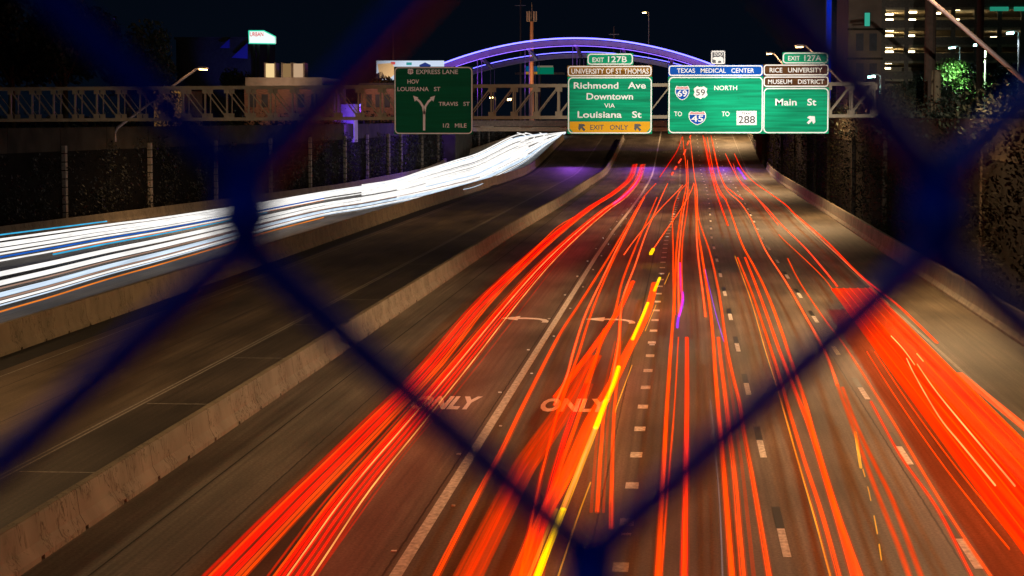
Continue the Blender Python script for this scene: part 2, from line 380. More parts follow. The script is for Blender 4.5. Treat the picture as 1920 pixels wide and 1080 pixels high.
# ------------------------------------------------------------------ foliage
def leaves(mb, fn, n, size, tilt=1.0):
    for _ in range(n):
        p, nrm = fn(); p = Vector(p)
        a = Vector((random.gauss(0,1), random.gauss(0,1), random.gauss(0,1))).normalized()
        u = a.cross(Vector((random.random(), random.random(), random.random()+.1))).normalized()*size*random.uniform(.5,1.3)
        v = a.cross(u).normalized()*size*random.uniform(.3,.8)
        mb.add([p-u, p-v*.7, p+u, p+v*.7], [(0,1,2,3)])
def ivy(path, side, y0, y1, n, top, label, seed):
    random.seed(seed); m = MB()
    clumps = [(random.uniform(y0,y1), random.uniform(1.5,top+1), random.uniform(.6,2.2)) for _ in range(int((y1-y0)*1.3))]
    def fn():
        c = random.choice(clumps); y = min(y1, max(y0, c[0]+random.gauss(0, c[2]*.6))); z = c[1]-abs(random.gauss(0, c[2]*1.3))
        z = max(.3+zroad(y), min(top+1.4, z)); return (path(y)-side*random.uniform(.05,.5), y, z), None
    leaves(m, fn, n, .13)
    return tag(m.build('ivy', M['ivy'] if side < 0 else M['ivy_right']), label, 'ivy', kind='stuff')
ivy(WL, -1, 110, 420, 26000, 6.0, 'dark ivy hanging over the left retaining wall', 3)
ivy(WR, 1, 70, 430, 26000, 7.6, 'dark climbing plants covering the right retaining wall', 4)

def tree(name, label, x, y, zb, h, r, mt, n=2600, size=.28, group=None, ry=None):
    t = empty(name, (x,y,zb), label, 'tree', group)
    m = MB(); m.tube([(x,y,zb-.3),(x+.1,y,zb+h*.3),(x-.1,y,zb+h*.55)], max(.12,h*.022), 7, scale=[1.3,.9,.6])
    lobes = []
    for i in range(9):
        a = random.uniform(0, 6.28); q = random.uniform(.25,.8)*r; zz = zb+h*random.uniform(.45,.85)
        e = (x+math.cos(a)*q, y+math.sin(a)*q, zz); lobes.append((e, r*random.uniform(.25,.5)))
        m.tube([(x,y,zb+h*random.uniform(.25,.45)), tuple((Vector(e)+Vector((x,y,zb+h*.4)))/2), e], h*.009, 5, scale=[1.3,.9,.4])
    m.build('trunk', M['bark'], t)
    c = MB()
    def fn():
        e, q = random.choice(lobes); d = Vector((random.gauss(0,1), random.gauss(0,1), random.gauss(0,.8))).normalized()*q*random.random()**.4
        return Vector(e)+d, None
    leaves(c, fn, n, size); c.build('crown', mt, t)
    return t

# ------------------------------------------------------------------ lights on posts
SOD = (1.0,.60,.27)
M['lamp_on'] = emis('sodium lamp glass', (1.0,.62,.2), 22)
M['cool_on'] = emis('cool lamp glass', (.45,1.0,.9), 18)
M['poleM'] = mat('painted lamp pole', (.34,.27,.27), .5, metal=.2, noise=.2)
def spot(name, loc, to, power, col, angle=150, blend=.6, r=.25, parent=None):
    d = bpy.data.lights.new(name, 'SPOT'); d.energy = power; d.color = col; d.spot_size = R(angle); d.spot_blend = blend; d.shadow_soft_size = r
    o = bpy.data.objects.new(name, d); COL.objects.link(o); o.location = loc
    o.rotation_euler = (Vector(to)-Vector(loc)).to_track_quat('-Z', 'Y').to_euler()
    if parent: o.parent = parent; o.matrix_parent_inverse = Matrix.Translation(-worldloc(parent))
    return o
def davit(label, head, base, power, side=1, dim=1, mt=None, col=SOD, zb=6.5, group='sodium lamps on leaning arms above the freeway walls'):
    """lamp head on a long leaning arm from a pole on the wall"""
    hx, hy, hz = head; bx = base
    t = empty('street_lamp', (bx, hy, zb), label, 'street lamp', group)
    m = MB(); m.tube([(bx,hy,zb),(bx,hy,hz-5.2)], .14, 8, scale=[1.2,1]); m.build('pole', M['poleM'], t, True)
    m = MB(); m.tube([(bx,hy,hz-5.2),(bx-side*.25,hy,hz-4.7),(bx-side*(abs(bx-hx)*.5),hy,hz-2.2),(hx+side*.5,hy,hz+.05),(hx+side*.1,hy,hz+.12)], .12, 8, scale=[1.1,1,.85,.7,.6]); m.build('arm', M['poleM'], t, True)
    m = MB(); m.sweep([(hx+side*.35,hy,hz+.12),(hx,hy,hz+.14),(hx-side*.45,hy,hz+.08)], [(-.17,-.06),(.17,-.06),(.14,.08),(-.14,.08)]); m.build('lamp_head', M['poleM'], t)
    m = MB(); m.sweep([(hx+side*.25,hy,hz+.03),(hx-side*.35,hy,hz+.0)], [(-.13,-.07),(.13,-.07),(.15,0),(-.15,0)]); m.build('lamp_glass', mt or M['lamp_on'], t)
    if power: spot('lamp_light', (hx, hy, hz-.12), (hx-side*4, hy, 0), power, col, 158, .6, 1.3, parent=t)
    return t
davit('lamp on a leaning arm above the near right wall, head over the road', (9.9,14,15.2), 15.6, 300)
davit('unseen lamp on a leaning arm, added above the right wall to light the near road', (9.9,56,15.2), 15.6, 11000)  # added lamp out of view, brightens the near road
davit('big leaning lamp arm crossing the top right corner', tuple(at(1695,-22,96)), 15.9, 18000)
davit('lamp half hidden by the blurred fence above the EXIT 127A tab', tuple(at(1500,88,182)), 15.2, 20000)
davit('small orange lamp between the bear sign and the EXIT 127A tab', tuple(at(1443,101,262)), 15.0, 22000)
davit('added lamp on a leaning arm lighting the road beyond the far bridge, hidden by the NORTH sign', (9.9,418,17.2), 15.0, 24000, zb=7)  # added out of sight to warm the road past the deck
davit('added lamp on a leaning arm lighting the road before the far bridge, hidden by the NORTH sign', (9.3,318,14.6), 15.0, 20000, zb=7)  # added out of sight to fill the dark road before the bridge
davit('bright orange lamp on an arm above the left end of the truss', tuple(at(380,130,172)), tuple(at(395,130,172))[0]-8, 4500, side=-1)
davit('out of view lamp over the near end of the express road', (-30,60,13), -36, 9000, side=-1)

# ------------------------------------------------------------------ truss and signs
YT = 131.2
tr = empty('sign_gantry', (15.2, YT, 0), 'tan steel box truss spanning the freeway and carrying the green signs', 'sign gantry')
pL = at(-60,167,YT); pR = at(1640,157,YT); bL = at(-60,226,YT); bR = at(1640,217,YT)
dep = 1.5
ch = MB(); n = 41; step = (pR.x-pL.x)/n
for dy in (0, dep):
    ch.bar((pL.x,YT+dy,pL.z),(pR.x,YT+dy,pR.z), .18,.2); ch.bar((bL.x,YT+dy,bL.z),(bR.x,YT+dy,bR.z), .18,.2)
ch.build('chords', M['steel'], tr)
wb_ = MB(); xm = at(815,200,YT).x
for i in range(n+1):
    f0 = i/n; a = pL.lerp(pR, f0); b = bL.lerp(bR, f0)
    for dy, k_ in ((0,1), (dep,.55)):
        wb_.bar((a.x,YT+dy,a.z-.13),(b.x,YT+dy,b.z+.13), .11*k_,.11*k_)
        wb_.box(b.x-.17,b.x+.17,YT+dy-.125,YT+dy-.11,b.z+.0,b.z+.36); wb_.box(a.x-.17,a.x+.17,YT+dy-.125,YT+dy-.11,a.z-.36,a.z)
        if i < n:
            a2 = pL.lerp(pR, (i+1)/n); b2 = bL.lerp(bR, (i+1)/n)
            if a.x < xm: wb_.bar((a.x,YT+dy,a.z-.15),(b2.x-.08,YT+dy,b2.z+.15), .08*k_,.08*k_)
            else: wb_.bar((b.x,YT+dy,b.z+.15),(a2.x-.08,YT+dy,a2.z-.15), .08*k_,.08*k_)
    wb_.bar((a.x,YT,a.z),(a.x,YT+dep,a.z), .06,.06); wb_.bar((b.x,YT,b.z),(b.x,YT+dep,b.z), .06,.06)
wb_.build('web_members', M['steel'], tr)
for x, z0 in ((15.2, 0), (pL.x-.3, 0)):
    for dy in (0, dep): po = MB(); po.tube([(x,YT+dy,z0),(x,YT+dy,11.3)], .22, 10); po.build('end_post', M['steel'], tr, True)

def sheet(name, col, noisy=.4):
    m = mat(name, col, .7, spec=.15, noise=noisy, scale=1.4, stretch=(.25,1,5)); return m
GREEN = sheet('green reflective sheeting', (.0,.46,.22)); DGREEN = sheet('dull green sheeting', (.0,.13,.06), .15)
BROWN = sheet('brown reflective sheeting', (.14,.055,.015)); GOLDB = sheet('golden brown sheeting', (.42,.2,.02), .6)
BLUE = sheet('blue reflective sheeting', (.0,.11,.62), .1); YEL = sheet('yellow sheeting', (1,.52,.02), .08)
WHT = mat('white reflective lettering', (.92,.92,.9), .4); BLK = mat('black lettering', (.01,.01,.01), .5); PNK = mat('faded lettering', (.95,.90,.94), .5)
RED = mat('shield red', (.6,.02,.02), .4); ALU = mat('aluminium sign back', (.4,.4,.4), .4, metal=.8)
YS0 = 130.6
def rr(x0, x1, z0, z1, r, k=5):
    out = []
    for cx, cz, a0 in ((x1-r,z1-r,0),(x0+r,z1-r,90),(x0+r,z0+r,180),(x1-r,z0+r,270)):
        for i in range(k+1): a = R(a0+90*i/k); out.append((cx+r*math.cos(a), cz+r*math.sin(a)))
    return out
def S(px, py, Y=YS0): p = at(px, py, Y); return p.x, p.z
def panel(parent, name, x0, y0, x1, y1, face, Y=YS0, border=WHT, r=.28, bw=.07, mrg=.06):
    a = S(x0,y0,Y); b = S(x1,y1,Y)
    m = MB(); m.poly(rr(a[0],b[0],b[1],a[1],.05), Y, 0, .08); m.poly(rr(a[0]+mrg*.4,b[0]-mrg*.4,b[1]+mrg*.4,a[1]-mrg*.4,r), Y-.08, 1, .006)
    q = mrg*.4+bw; m.poly(rr(a[0]+q,b[0]-q,b[1]+q,a[1]-q,max(.05,r-bw)), Y-.086, 0, .006)
    return m.build(name, [face, border], parent)
def letters(parent, s, x0, y0, x1, y1, mt=WHT, Y=YS0, bold=.012, name='lettering', front=.1):
    vs, fs = textmesh(s, bold); a = S(x0,y1,Y); b = S(x1,y0,Y); m = MB()
    m.add([(a[0]+u*(b[0]-a[0]), Y-front, a[1]+v*(b[1]-a[1])) for u, v in vs], fs); return m.build(name, mt, parent)
def shape(parent, name, pts, mt, Y=YS0, front=.096, t=.006):
    m = MB(); m.poly([S(px,py,Y) for px,py in pts], Y-front+t, 0, t); return m.build(name, mt, parent)
def arrow(parent, cx, cy, s, ang, mt):
    q = [(-.5,-1),(-.5,0),(-1.15,0),(0,1.25),(1.15,0),(.5,0),(.5,-1)]; c, n = math.cos(R(ang)), math.sin(R(ang))
    q = [(-.28,-1.1),(-.28,-.05),(-.95,-.35),(-.95,.25),(0,1.1),(.95,.25),(.95,-.35),(.28,-.05),(.28,-1.1)]
    return shape(parent, 'arrow', [(cx+s*(u*c-v*n), cy-s*(u*n+v*c)) for u, v in q], mt, front=.106)
# the express lane sign
s1 = empty('guide_sign', at(813,252,YS0), 'dark green EXPRESS LANE sign with a forked arrow', 'road sign')
p1 = panel(s1, 'panel', 739,125,887,252, DGREEN, border=PNK)
letters(p1,'EXPRESS LANE',781,130.5,859,139,PNK); letters(p1,'HOV',764.4,149,786,157,PNK); letters(p1,'LOUISIANA   ST',745.6,163,826,171,PNK)
letters(p1,'TRAVIS   ST',822.8,191,881,198.5,PNK); letters(p1,'1/2   MILE',831,231.4,875,239.2,PNK)
US = [(-.5,-.95),(-.15,-.82),(.15,-.82),(.5,-.95),(.98,-.55),(.85,-.1),(1,.35),(.7,.75),(.25,.8),(0,1),(-.25,.8),(-.7,.75),(-1,.35),(-.85,-.1),(-.98,-.55)]
def us(parent, cx, cy, w, h, num, mt=WHT, nm=BLK):
    o = shape(parent,'route_shield',[(cx+u*w/2, cy+v*h/2) for u,v in US], mt); letters(o, num, cx-w*.33, cy-h*.24, cx+w*.33, cy+h*.24, nm, front=.104); return o
us(p1,770,134.2,11,11.5,'59',PNK,mat('faded red numerals',(.35,.05,.08),.5))
fk = MB()
def sw2(pts, w):
    vs = []
    for i,(x,y) in enumerate(pts):
        a = pts[max(i-1,0)]; b = pts[min(i+1,len(pts)-1)]; d = Vector((b[0]-a[0], b[1]-a[1])).normalized()
        for sg in (-1,1): q = S(x-d.y*w*sg, y+d.x*w*sg); vs.append((q[0], YS0-.1, q[1]))
    fk.add(vs, [(2*i,2*i+1,2*i+3,2*i+2) for i in range(len(pts)-1)])
sw2([(795.6,244.7),(795.6,212),(793.5,200),(788,191),(780,184)],2.1); sw2([(795.6,214),(797.7,200),(803.2,191),(811,184)],2.1)
for sg in (-1,1):
    q = [S(795.6+sg*x, y) for x, y in ((20.5,179.5),(17.5,190.5),(14,187),(11,182.5))]; fk.add([(a,YS0-.102,b) for a,b in q], [(0,1,2,3)])
fk.build('fork_arrow', PNK, p1)
# Richmond sign
s2 = empty('guide_sign', at(1143,250,YS0), 'green Richmond Ave and Louisiana St sign with a yellow EXIT ONLY strip', 'road sign')
t = panel(s2,'exit_tab',1101,100,1187.5,122,GREEN,r=.2); letters(t,'EXIT',1111,108,1132.5,116.5); letters(t,'127B',1140,105.5,1175.5,117)
t = panel(s2,'attraction_panel',1064,123,1222.5,143.4,GOLDB,r=.18); letters(t,'UNIVERSITY OF ST THOMAS',1071.4,128.4,1216.4,138.5)
t = panel(s2,'panel',1064.5,144,1222.5,251,GREEN)
m = MB(); a = S(1068.2,228); b = S(1218.8,248.2); m.poly([(a[0],a[1]),(b[0],a[1]),(b[0],b[1]+.25),(b[0]-.22,b[1]),(a[0]+.22,b[1]),(a[0],b[1]+.25)], YS0-.093, 0, .004); ys_ = m.build('yellow_strip', YEL, t)
letters(t,'Richmond   Ave',1076,154,1211,166.5,bold=.018); letters(t,'Downtown',1100,174.5,1187,187,bold=.018); letters(t,'VIA',1133,194,1153,202); letters(t,'Louisiana   St',1083,208.5,1203,221,bold=.018)
letters(ys_,'EXIT   ONLY',1106.7,234,1178,243.5,BLK,front=.104); 
for cx in (1091,1195.5): arrow(ys_, cx, 238.6, 7.6, 42, BLK)
# Texas Medical Center sign
s3 = empty('guide_sign', at(1341,250,YS0), 'wide green NORTH sign with shields 69, 59, 45 and 288 under a blue panel', 'road sign')
t = panel(s3,'service_panel',1253,122,1430.5,142.8,BLUE,r=.18); letters(t,'TEXAS   MEDICAL   CENTER',1269.4,128,1414,136.8)
t = panel(s3,'panel',1253,143.5,1430.5,250.5,GREEN)
letters(t,'NORTH',1339,160.5,1382,169.2); letters(t,'TO',1264,209,1278.8,218); letters(t,'TO',1353,209,1368,218)
def interstate(parent, cx, cy, w, h, num):
    I = [(-.8,-1),(-.35,-.88),(0,-.95),(.35,-.88),(.8,-1),(1,-.6),(.98,0),(.75,.5),(.35,.85),(0,1),(-.35,.85),(-.75,.5),(-.98,0),(-1,-.6)]
    o = shape(parent,'route_shield',[(cx+u*w/2, cy+v*h/2) for u,v in I], WHT, front=.094)
    I2 = [(1,-.55),(.96,0),(.75,.5),(.35,.85),(0,1),(-.35,.85),(-.75,.5),(-.96,0),(-1,-.55)]
    shape(o,'blue_field',[(cx+u*w*.45, cy+v*h*.45) for u,v in I2], BLUE, front=.098)
    shape(o,'red_band',[(cx+u*w*.45, cy+v*h*.45) for u,v in ((-.8,-1),(-.35,-.88),(0,-.95),(.35,-.88),(.8,-1),(.98,-.66),(-.98,-.66))], RED, front=.098)
    letters(o, num, cx-w*.34, cy-h*.2, cx+w*.34, cy+h*.26, WHT, bold=.018, front=.104)
interstate(t,1279.3,174.5,27,27,'69'); interstate(t,1307.5,221.5,33,26,'45'); us(t,1313.4,173.5,26,25,'59')
bx = shape(t,'route_shield',[(1381,208),(1418.5,208),(1418.5,234.3),(1381,234.3)],WHT); letters(bx,'TEXAS',1390.5,210.5,1409,215.3,BLK,front=.104); letters(bx,'288',1384,217,1416,231.5,BLK,front=.104,bold=.018)
# Main St sign
s4 = empty('guide_sign', at(1492,250,YS0), 'green Main St sign under two brown panels, RICE UNIVERSITY and MUSEUM DISTRICT', 'road sign')
t = panel(s4,'exit_tab',1467,98,1553,119.6,GREEN,r=.2); letters(t,'EXIT',1477.5,105,1500,113.5); letters(t,'127A',1508,103.5,1540,114.5)
t = panel(s4,'attraction_panel',1431,120.4,1554,142.2,BROWN,r=.18); letters(t,'RICE   UNIVERSITY',1443,127,1541.7,136)
t = panel(s4,'attraction_panel',1431,142.8,1554,163.6,BROWN,r=.18); letters(t,'MUSEUM   DISTRICT',1440,149,1545,157.5)
t = panel(s4,'panel',1431,164.2,1553.5,250.5,GREEN); letters(t,'Main   St',1453.6,185,1530.6,198,bold=.018); arrow(t,1521,224.7,8.6,-45,WHT)
# bear sign
s5 = empty('zoo_sign', at(1346,121,YS0), 'small grey ZOO sign with a white bear on top of the blue panel', 'road sign')
t = panel(s5,'panel',1333,94.7,1360,120.8,mat('weathered grey sign face',(.05,.055,.08),.5,noise=.5,scale=4),r=.12,bw=.06)
letters(t,'ZOO',1338,98,1355.5,104.3)
shape(t,'bear_symbol',[(1335.8,109.5),(1339,107.2),(1342,106.6),(1346,107.3),(1351,105.8),(1355,107.8),(1356.6,112),(1356,118),(1352.5,118),(1352,114.2),(1347,113.8),(1345.5,118),(1342,118),(1342,112.5),(1338,112)],WHT)
# brackets behind the signs
for s_, xs in ((s1,(760,813,866)),(s2,(1085,1143,1200)),(s3,(1275,1341,1410)),(s4,(1450,1492,1535))):
    m = MB()
    for x in xs: q0 = S(x,130); q1 = S(x,248); m.box(q0[0]-.05,q0[0]+.05,YS0+.002,YT-.12,q1[1],q0[1])
    m.build('brackets', M['steel'], s_)

# ------------------------------------------------------------------ arch bridge
YA, YB = 352.0, 376.0
steelp = mat('arch steel tinted by led light', (.36,.24,.5), .45, noise=.15, scale=1)  # white steel with the violet led light mixed into its colour
led = emis('blue violet led line', (.13,.12,1.0), 5); ledw = emis('violet led line', (.25,.12,1.0), 2.6)
br = empty('arch_bridge', (-18, YA, 0), 'tied arch road bridge outlined in blue violet light', 'bridge')
def archpt(y, u, dz=0):
    if y > YA+1: dz -= 1.5*(1-u*u)      # u in -1..1
    c = at(1078,72,YA); half = 39.0; zc = c.z; zd = 8.1
    return Vector((c.x+u*half, y, zd+(zc-zd)*(1-u*u)+dz))
for y, g0 in ((YA, 0), (YB, 1)):
    pts = [archpt(y, -1+i/24) for i in range(49)]
    m = MB(); m.sweep([tuple(p-Vector((0,0,.75))) for p in pts], [(-.5,-.25),(.5,-.25),(.5,.5),(-.5,.5)], flat=False); rib = m.build('arch_rib', steelp, br)
    m = MB(); m.tube([tuple(p+Vector((0,-.55,.02))) for p in pts], .14 if g0 == 0 else .06, 6); m.build('light_line', led, rib)
    if g0 == 0:
        m = MB(); m.tube([tuple(p+Vector((0,.2,-1.2))) for p in pts], .055, 6); m.build('light_line', ledw, rib)
    for i in range(1, 10):
        u = -1+i*.2
        for d in (-.35,.35):
            a = archpt(y, u, -1.2); m = MB(); m.tube([(a.x+d,y,7.5),(a.x+d,y,a.z)], .055, 5); m.build('hanger', steelp, br)
m = MB()
for i in range(9):
    u = -.8+i*.2; a = archpt(YA,u,-.8); b = archpt(YB,u,-.8); m.bar(a, b, .45,.5)
m.build('cross_braces', steelp, br)
dk = MB(); a = at(480,222,YA).x; b = at(1560,222,YA).x
dk.box(a, b, YA-.8, YB+.8, 7.15, 7.7); dk.build('deck', M['wall'], br)
dk = MB(); dk.box(a, b, YA-1.1, YA-.82, 7.05, 8.0); dk.box(a, b, YB+.82, YB+1.1, 7.05, 8.0); dk.build('parapet', mat('deck parapet concrete', (.3,.22,.16), .8, noise=.3), br)
dk = MB(); dk.box(a, b, YA-1.1, YA-.4, 6.25, 6.85); dk.box(a,b,YB+.4,YB+1.1,6.25,6.85)
for i in range(14): x = a+(b-a)*(i+.5)/14; dk.box(x-.2,x+.2,YA-.4,YB+.4,6.5,7.1)
dk.build('girders', mat('tan painted girder', (.5,.36,.22), .6, noise=.2), br)
for x in (-38.6, 14.2): dk = MB(); dk.box(x-1.5, x+1.5, YA-2, YB+2, 0, 6.24); dk.build('abutment', M['wall'], br)
VIO = (.42,.10,1.0)
for i, u in enumerate((-.93,-.7,-.45,-.15,.15,.45,.7,.9)):
    p = archpt(YA, u)
    spot('led_flood', (p.x, YA-5, 8.3), (p.x, YA, p.z-1), 5500 if abs(u)<.6 else 3500, VIO, 70, .8, .15, br)
for x in (-18,-6,6):
    spot('led_flood', (x, YA-1.6, 6.9), (x, YA-40, 0), 3000, VIO, 75, .8, .2, br)
    spot('led_flood', (x, YB+1.6, 7.4), (x, YB+40, 4), 2000, VIO, 75, .8, .2, br)
spot('led_flood', (-37, YA-5, 10.0), (-40, YA, 6), 5000, (.2,.08,1), 120, .8, .2, br)

# ------------------------------------------------------------------ light streaks
OR_ = (1.0,.055,.002); RD = (1.0,.006,.001)
G = {'orange': glow('orange tail light streak', (1.0,.06,.0), .8, .3), 'orange_dim': glow('dim orange streak', (1.0,.045,.001), .44, .3, cov=.28), 'red': glow('red tail light streak', (1.0,.001,.0), .8, .2),
     'red_dim': glow('dim red streak', (1.0,.006,.001), .45, cov=.3), 'pale': glow('salmon streak core', (1.0,.17,.07), .8, .3), 'yellow': glow('yellow indicator streak', (1.0,.56,.0), .95, .1, cov=.8),
     'amber': glow('amber streak', (1.0,.40,.02), .7), 'magenta': glow('magenta streak', (1.0,0,.35), .8), 'violet': glow('violet streak', (.2,.0,1.0), .8),
     'grey': glow('faint grey streak', (.35,.33,.36), .35, cov=.35), 'scratch': glow('pale golden scratch', (1.0,.55,.15), .9, cov=.5), 'white': glow('white headlight streak', (1.0,.97,.93), 1.12, .22, 6, True), 'cool': glow('cool headlight streak', (.70,.84,1.0), 1.0, .25, 6, True),
     'blue': glow('blue headlight streak', (.01,.13,.62), .8, .3, 6, True), 'cyan': glow('cyan headlight streak', (.05,.50,.85), .9, .3, 6, True), 'warm': glow('warm pinkish streak', (.60,.36,.26), .6, .3, 6, True),
     'orangesolid': glow('orange side streak', (1.0,.26,.03), .8, .3, 6, True)}
def smooth(pts, k=5):
    out = []; n = len(pts)
    for i in range(n-1):
        p0, p1, p2, p3 = pts[max(i-1,0)], pts[i], pts[i+1], pts[min(i+2,n-1)]
        for j in range(k):
            t = j/k; out.append(tuple(.5*((2*b)+(c-a)*t+(2*a-5*b+4*c-d)*t*t+(3*b-a-3*c+d)*t**3) for a, b, c, d in zip(p0,p1,p2,p3)))
    out.append(tuple(pts[-1])); return out
def extend(p):      # carry a streak that leaves the frame's bottom on past it
    return p
def streak(label, px, w, hh, cols, h=.8, group='tail light streaks on the red lanes', name='light_streak', cut=True, dash=None):
    """px: list of photo pixels; cols: list of (side offset m, up offset m, width factor, colour)"""
    P3 = [gr(x, y, h) for x, y in px]
    if px[-1][1] >= 1075:
        d = (P3[-1]-P3[-2]).normalized(); P3.append(P3[-1]+d*14)
    if px[-1][0] <= 1 :
        d = (P3[-1]-P3[-2]).normalized(); P3.append(P3[-1]+d*30)
    P3 = [tuple(p) for p in smooth([tuple(p) for p in P3])]
    t = empty(name, P3[0], label, 'light streak', group)
    fine_ = []
    for so, uo, wf, c in cols:
        if c in ('orange','red','orange_dim') and wf >= .85 and w <= .3:
            k = w*.5; d = {'orange':'orange_dim','red':'red_dim','orange_dim':'orange_dim'}[c]
            if w >= .11: fine_ += [(so,uo,1.05,d),(so-k*.2,uo+.01,.42,c),(so+k*.55,uo+.012,.16,c)]
            else: fine_ += [(so,uo,1.15,d),(so,uo+.01,.5,c)]
        else: fine_.append((so,uo,wf,c))
    for so, uo, wf, c in fine_:
        m = MB(); ww = w*wf/2; h2 = hh*wf/2
        sec = [(so-ww,uo-h2),(so+ww,uo-h2),(so+ww,uo+h2),(so-ww,uo+h2)] if hh > .1 else [(so+ww*math.cos(j*math.pi/3), uo+max(h2,.02)*math.sin(j*math.pi/3)) for j in range(6)]
        if dash:
            i = 0
            while i < len(P3)-2: m.sweep(P3[i:i+3], sec); i += 4
        else: m.sweep(P3, sec)
        m.build('streak', G[c], t)
    return t
one = lambda c, core=None: [(0,0,1,c)]+([(0,.01,.4,core)] if core else [])
# --- the wide double band in the left red lane
b1 = [(1191,308),(1182,334),(1152,361),(1111,387),(1066,421),(1008,470),(914,560),(810,686),(700,800),(560,940),(425,1080)]
streak('broad left band of the double red bus streak in the left lane', b1, .1,.04, [(-.32,.05,1.1,'orange'),(-.22,.05,.8,'orange'),(-.11,.03,1.1,'red'),(.0,.0,1.1,'red'),(.12,0,1.2,'red'),(.23,-.03,1.1,'red'),(.30,-.03,.35,'orange'),(.40,-.05,1.2,'red_dim'),(.40,-.04,.5,'red_dim')], h=1.2)
b2 = [(1205,308),(1196,336),(1170,368),(1135,393),(1090,430),(1030,485),(962,560),(858,686),(770,790),(660,920),(545,1080)]
streak('broad right band of the double red bus streak in the left lane', b2, .1,.04, [(-.38,.05,1.6,'red_dim'),(-.38,.06,.2,'scratch'),(-.22,.0,1.2,'red'),(-.10,.0,1.2,'red'),(.02,0,1.2,'red'),(.03,.03,.15,'scratch'),(.13,-.03,1.0,'red'),(.23,-.05,.9,'red'),(.30,-.05,.5,'orange'),(.44,-.1,.5,'red_dim'),(.44,-.1,.2,'orange_dim')], h=1.2)
streak('magenta tint on the far end of the bus streak', [(1203,326),(1190,348),(1166,371),(1150,383)], .12,.2, one('magenta'), h=1.2)
streak('short orange streak joining the left band halfway', [(1075,408),(1040,430),(950,522)], .08,.08, one('orange'), h=1.3)
streak('hair thin red line right of the double band', [(1150,378),(1080,450),(900,680),(760,850),(600,1070)], .03,.03, one('red_dim'), h=.6)
# --- lane 1
streak('orange streak hugging the solid white line', [(1230,344),(1207,370),(1179,418),(1145,477),(1093,560),(1050,627),(993,737),(940,847),(900,920),(818,1080)], .15,.08, one('orange'))
streak('salmon cored streak just right of the white line', [(1209,370),(1186,412),(1160,460),(1126,530),(1098,590),(1078,650),(1063,705),(1040,760)], .13,.08, one('orange','pale'))
streak('wide dim orange streak running down to the lower centre', [(1107,667),(1057,752),(990,847),(967,885),(920,975),(866,1080)], .30,.1, [(-.1,0,.5,'orange_dim'),(0,0,1,'orange_dim')])
streak('striped dim orange streak beside the wide one', [(1120,667),(1075,752),(1012,850),(985,890),(940,980),(890,1080)], .30,.1, [(-.1,0,.3,'orange_dim'),(.08,0,.3,'orange_dim'),(0,0,.9,'orange_dim')])
streak('orange streak second from the white line at mid lane', [(1193,400),(1166,455),(1140,510),(1108,590),(1086,660),(1067,713),(1046,775)], .12,.08, one('orange'))
streak('orange streak from the merge point down the first lane', [(1252,344),(1240,370),(1213,434),(1190,500),(1168,560),(1160,640),(1150,700),(1140,753)], .14,.08, one('orange','pale'))
streak('orange streak parallel inside the first lane', [(1232,370),(1204,434),(1181,490),(1165,534),(1152,590),(1125,650),(1098,720)], .14,.08, one('orange'))
streak('salmon diagonal streak crossing the first lane leftward', [(1280,347),(1270,359),(1240,390),(1207,429),(1187,454),(1170,478)], .11,.07, one('orange','pale'))
streak('salmon diagonal streak ending in a yellow tip', [(1301,343),(1295,360),(1276,393),(1251,429),(1232,457),(1221,474)], .11,.07, one('orange','pale'))
streak('short yellow tip of the diagonal streak', [(1225,467),(1220,476)], .17,.12, one('yellow'))
streak('wide red streak starting square above the left arrow', [(1187,528),(1160,583),(1107,660),(1043,745)], .26,.1, [(0,0,1,'red'),(0,.02,.7,'orange')])
streak('wide orange band beside the yellow indicator line', [(1228,530),(1213,587),(1180,653),(1147,720),(1107,787),(1067,880),(1017,975),(973,1080)], .36,.1, [(0,0,1,'orange_dim'),(.0,0,.8,'orange'),(-.1,0,.2,'orange')])
streak('bright yellow indicator dash at the top', [(1237,521),(1227,545)], .14,.1, one('yellow'))
streak('bright yellow indicator dash in the middle', [(1215,568),(1202,600),(1186,636)], .14,.1, one('yellow','yellow'))
streak('long bright yellow indicator dash over the word ONLY', [(1160,688),(1150,720),(1134,757),(1117,802)], .15,.1, one('yellow','yellow'))
streak('amber link between the two lower yellow dashes', [(1117,802),(1097,853),(1057,953)], .14,.09, one('amber','pale'))
streak('long bright yellow indicator dash at the bottom edge', [(1056,955),(1034,1010),(1007,1080)], .14,.09, [(0,0,1,'yellow'),(0,.01,.4,'yellow'),(.13,0,.5,'amber')])
streak('thin upright orange streak near the lane dots', [(1163,600),(1160,680),(1152,770),(1148,870),(1146,990)], .11,.07, one('orange'))
streak('thin upright dim streak left of the lane dots', [(1160,640),(1136,757),(1128,830),(1120,960)], .11,.07, [(0,0,1,'orange'),(.12,0,.6,'orange_dim'),(-.12,0,.5,'orange_dim')])
streak('steep orange streak through the word ONLY', [(1133,617),(1110,700),(1083,787),(1060,850),(1040,907),(1008,980),(977,1080)], .13,.08, one('orange'))
streak('red orange streak left of the lower yellow dash', [(1100,720),(1070,790),(1042,880),(1022,960),(998,1080)], .18,.08, [(0,0,1,'red'),(-.16,0,.5,'orange_dim')])
streak('red streak meeting the fence knot', [(1057,733),(1030,833),(1012,905),(992,1000),(976,1080)], .12,.08, one('red_dim','orange'))
streak('thin yellow line beside the top yellow dash', [(1255,512),(1246,533)], .03,.03, one('amber'))
streak('thin yellow line beside the middle yellow dash', [(1230,572),(1210,620)], .03,.03, one('amber'))
streak('thin yellow line above the word ONLY', [(1185,685),(1158,758),(1154,773)], .03,.03, one('amber'))
streak('thin yellow line crossing behind the fence knot', [(1107,905),(1082,973),(1047,1079)], .03,.03, one('amber'))
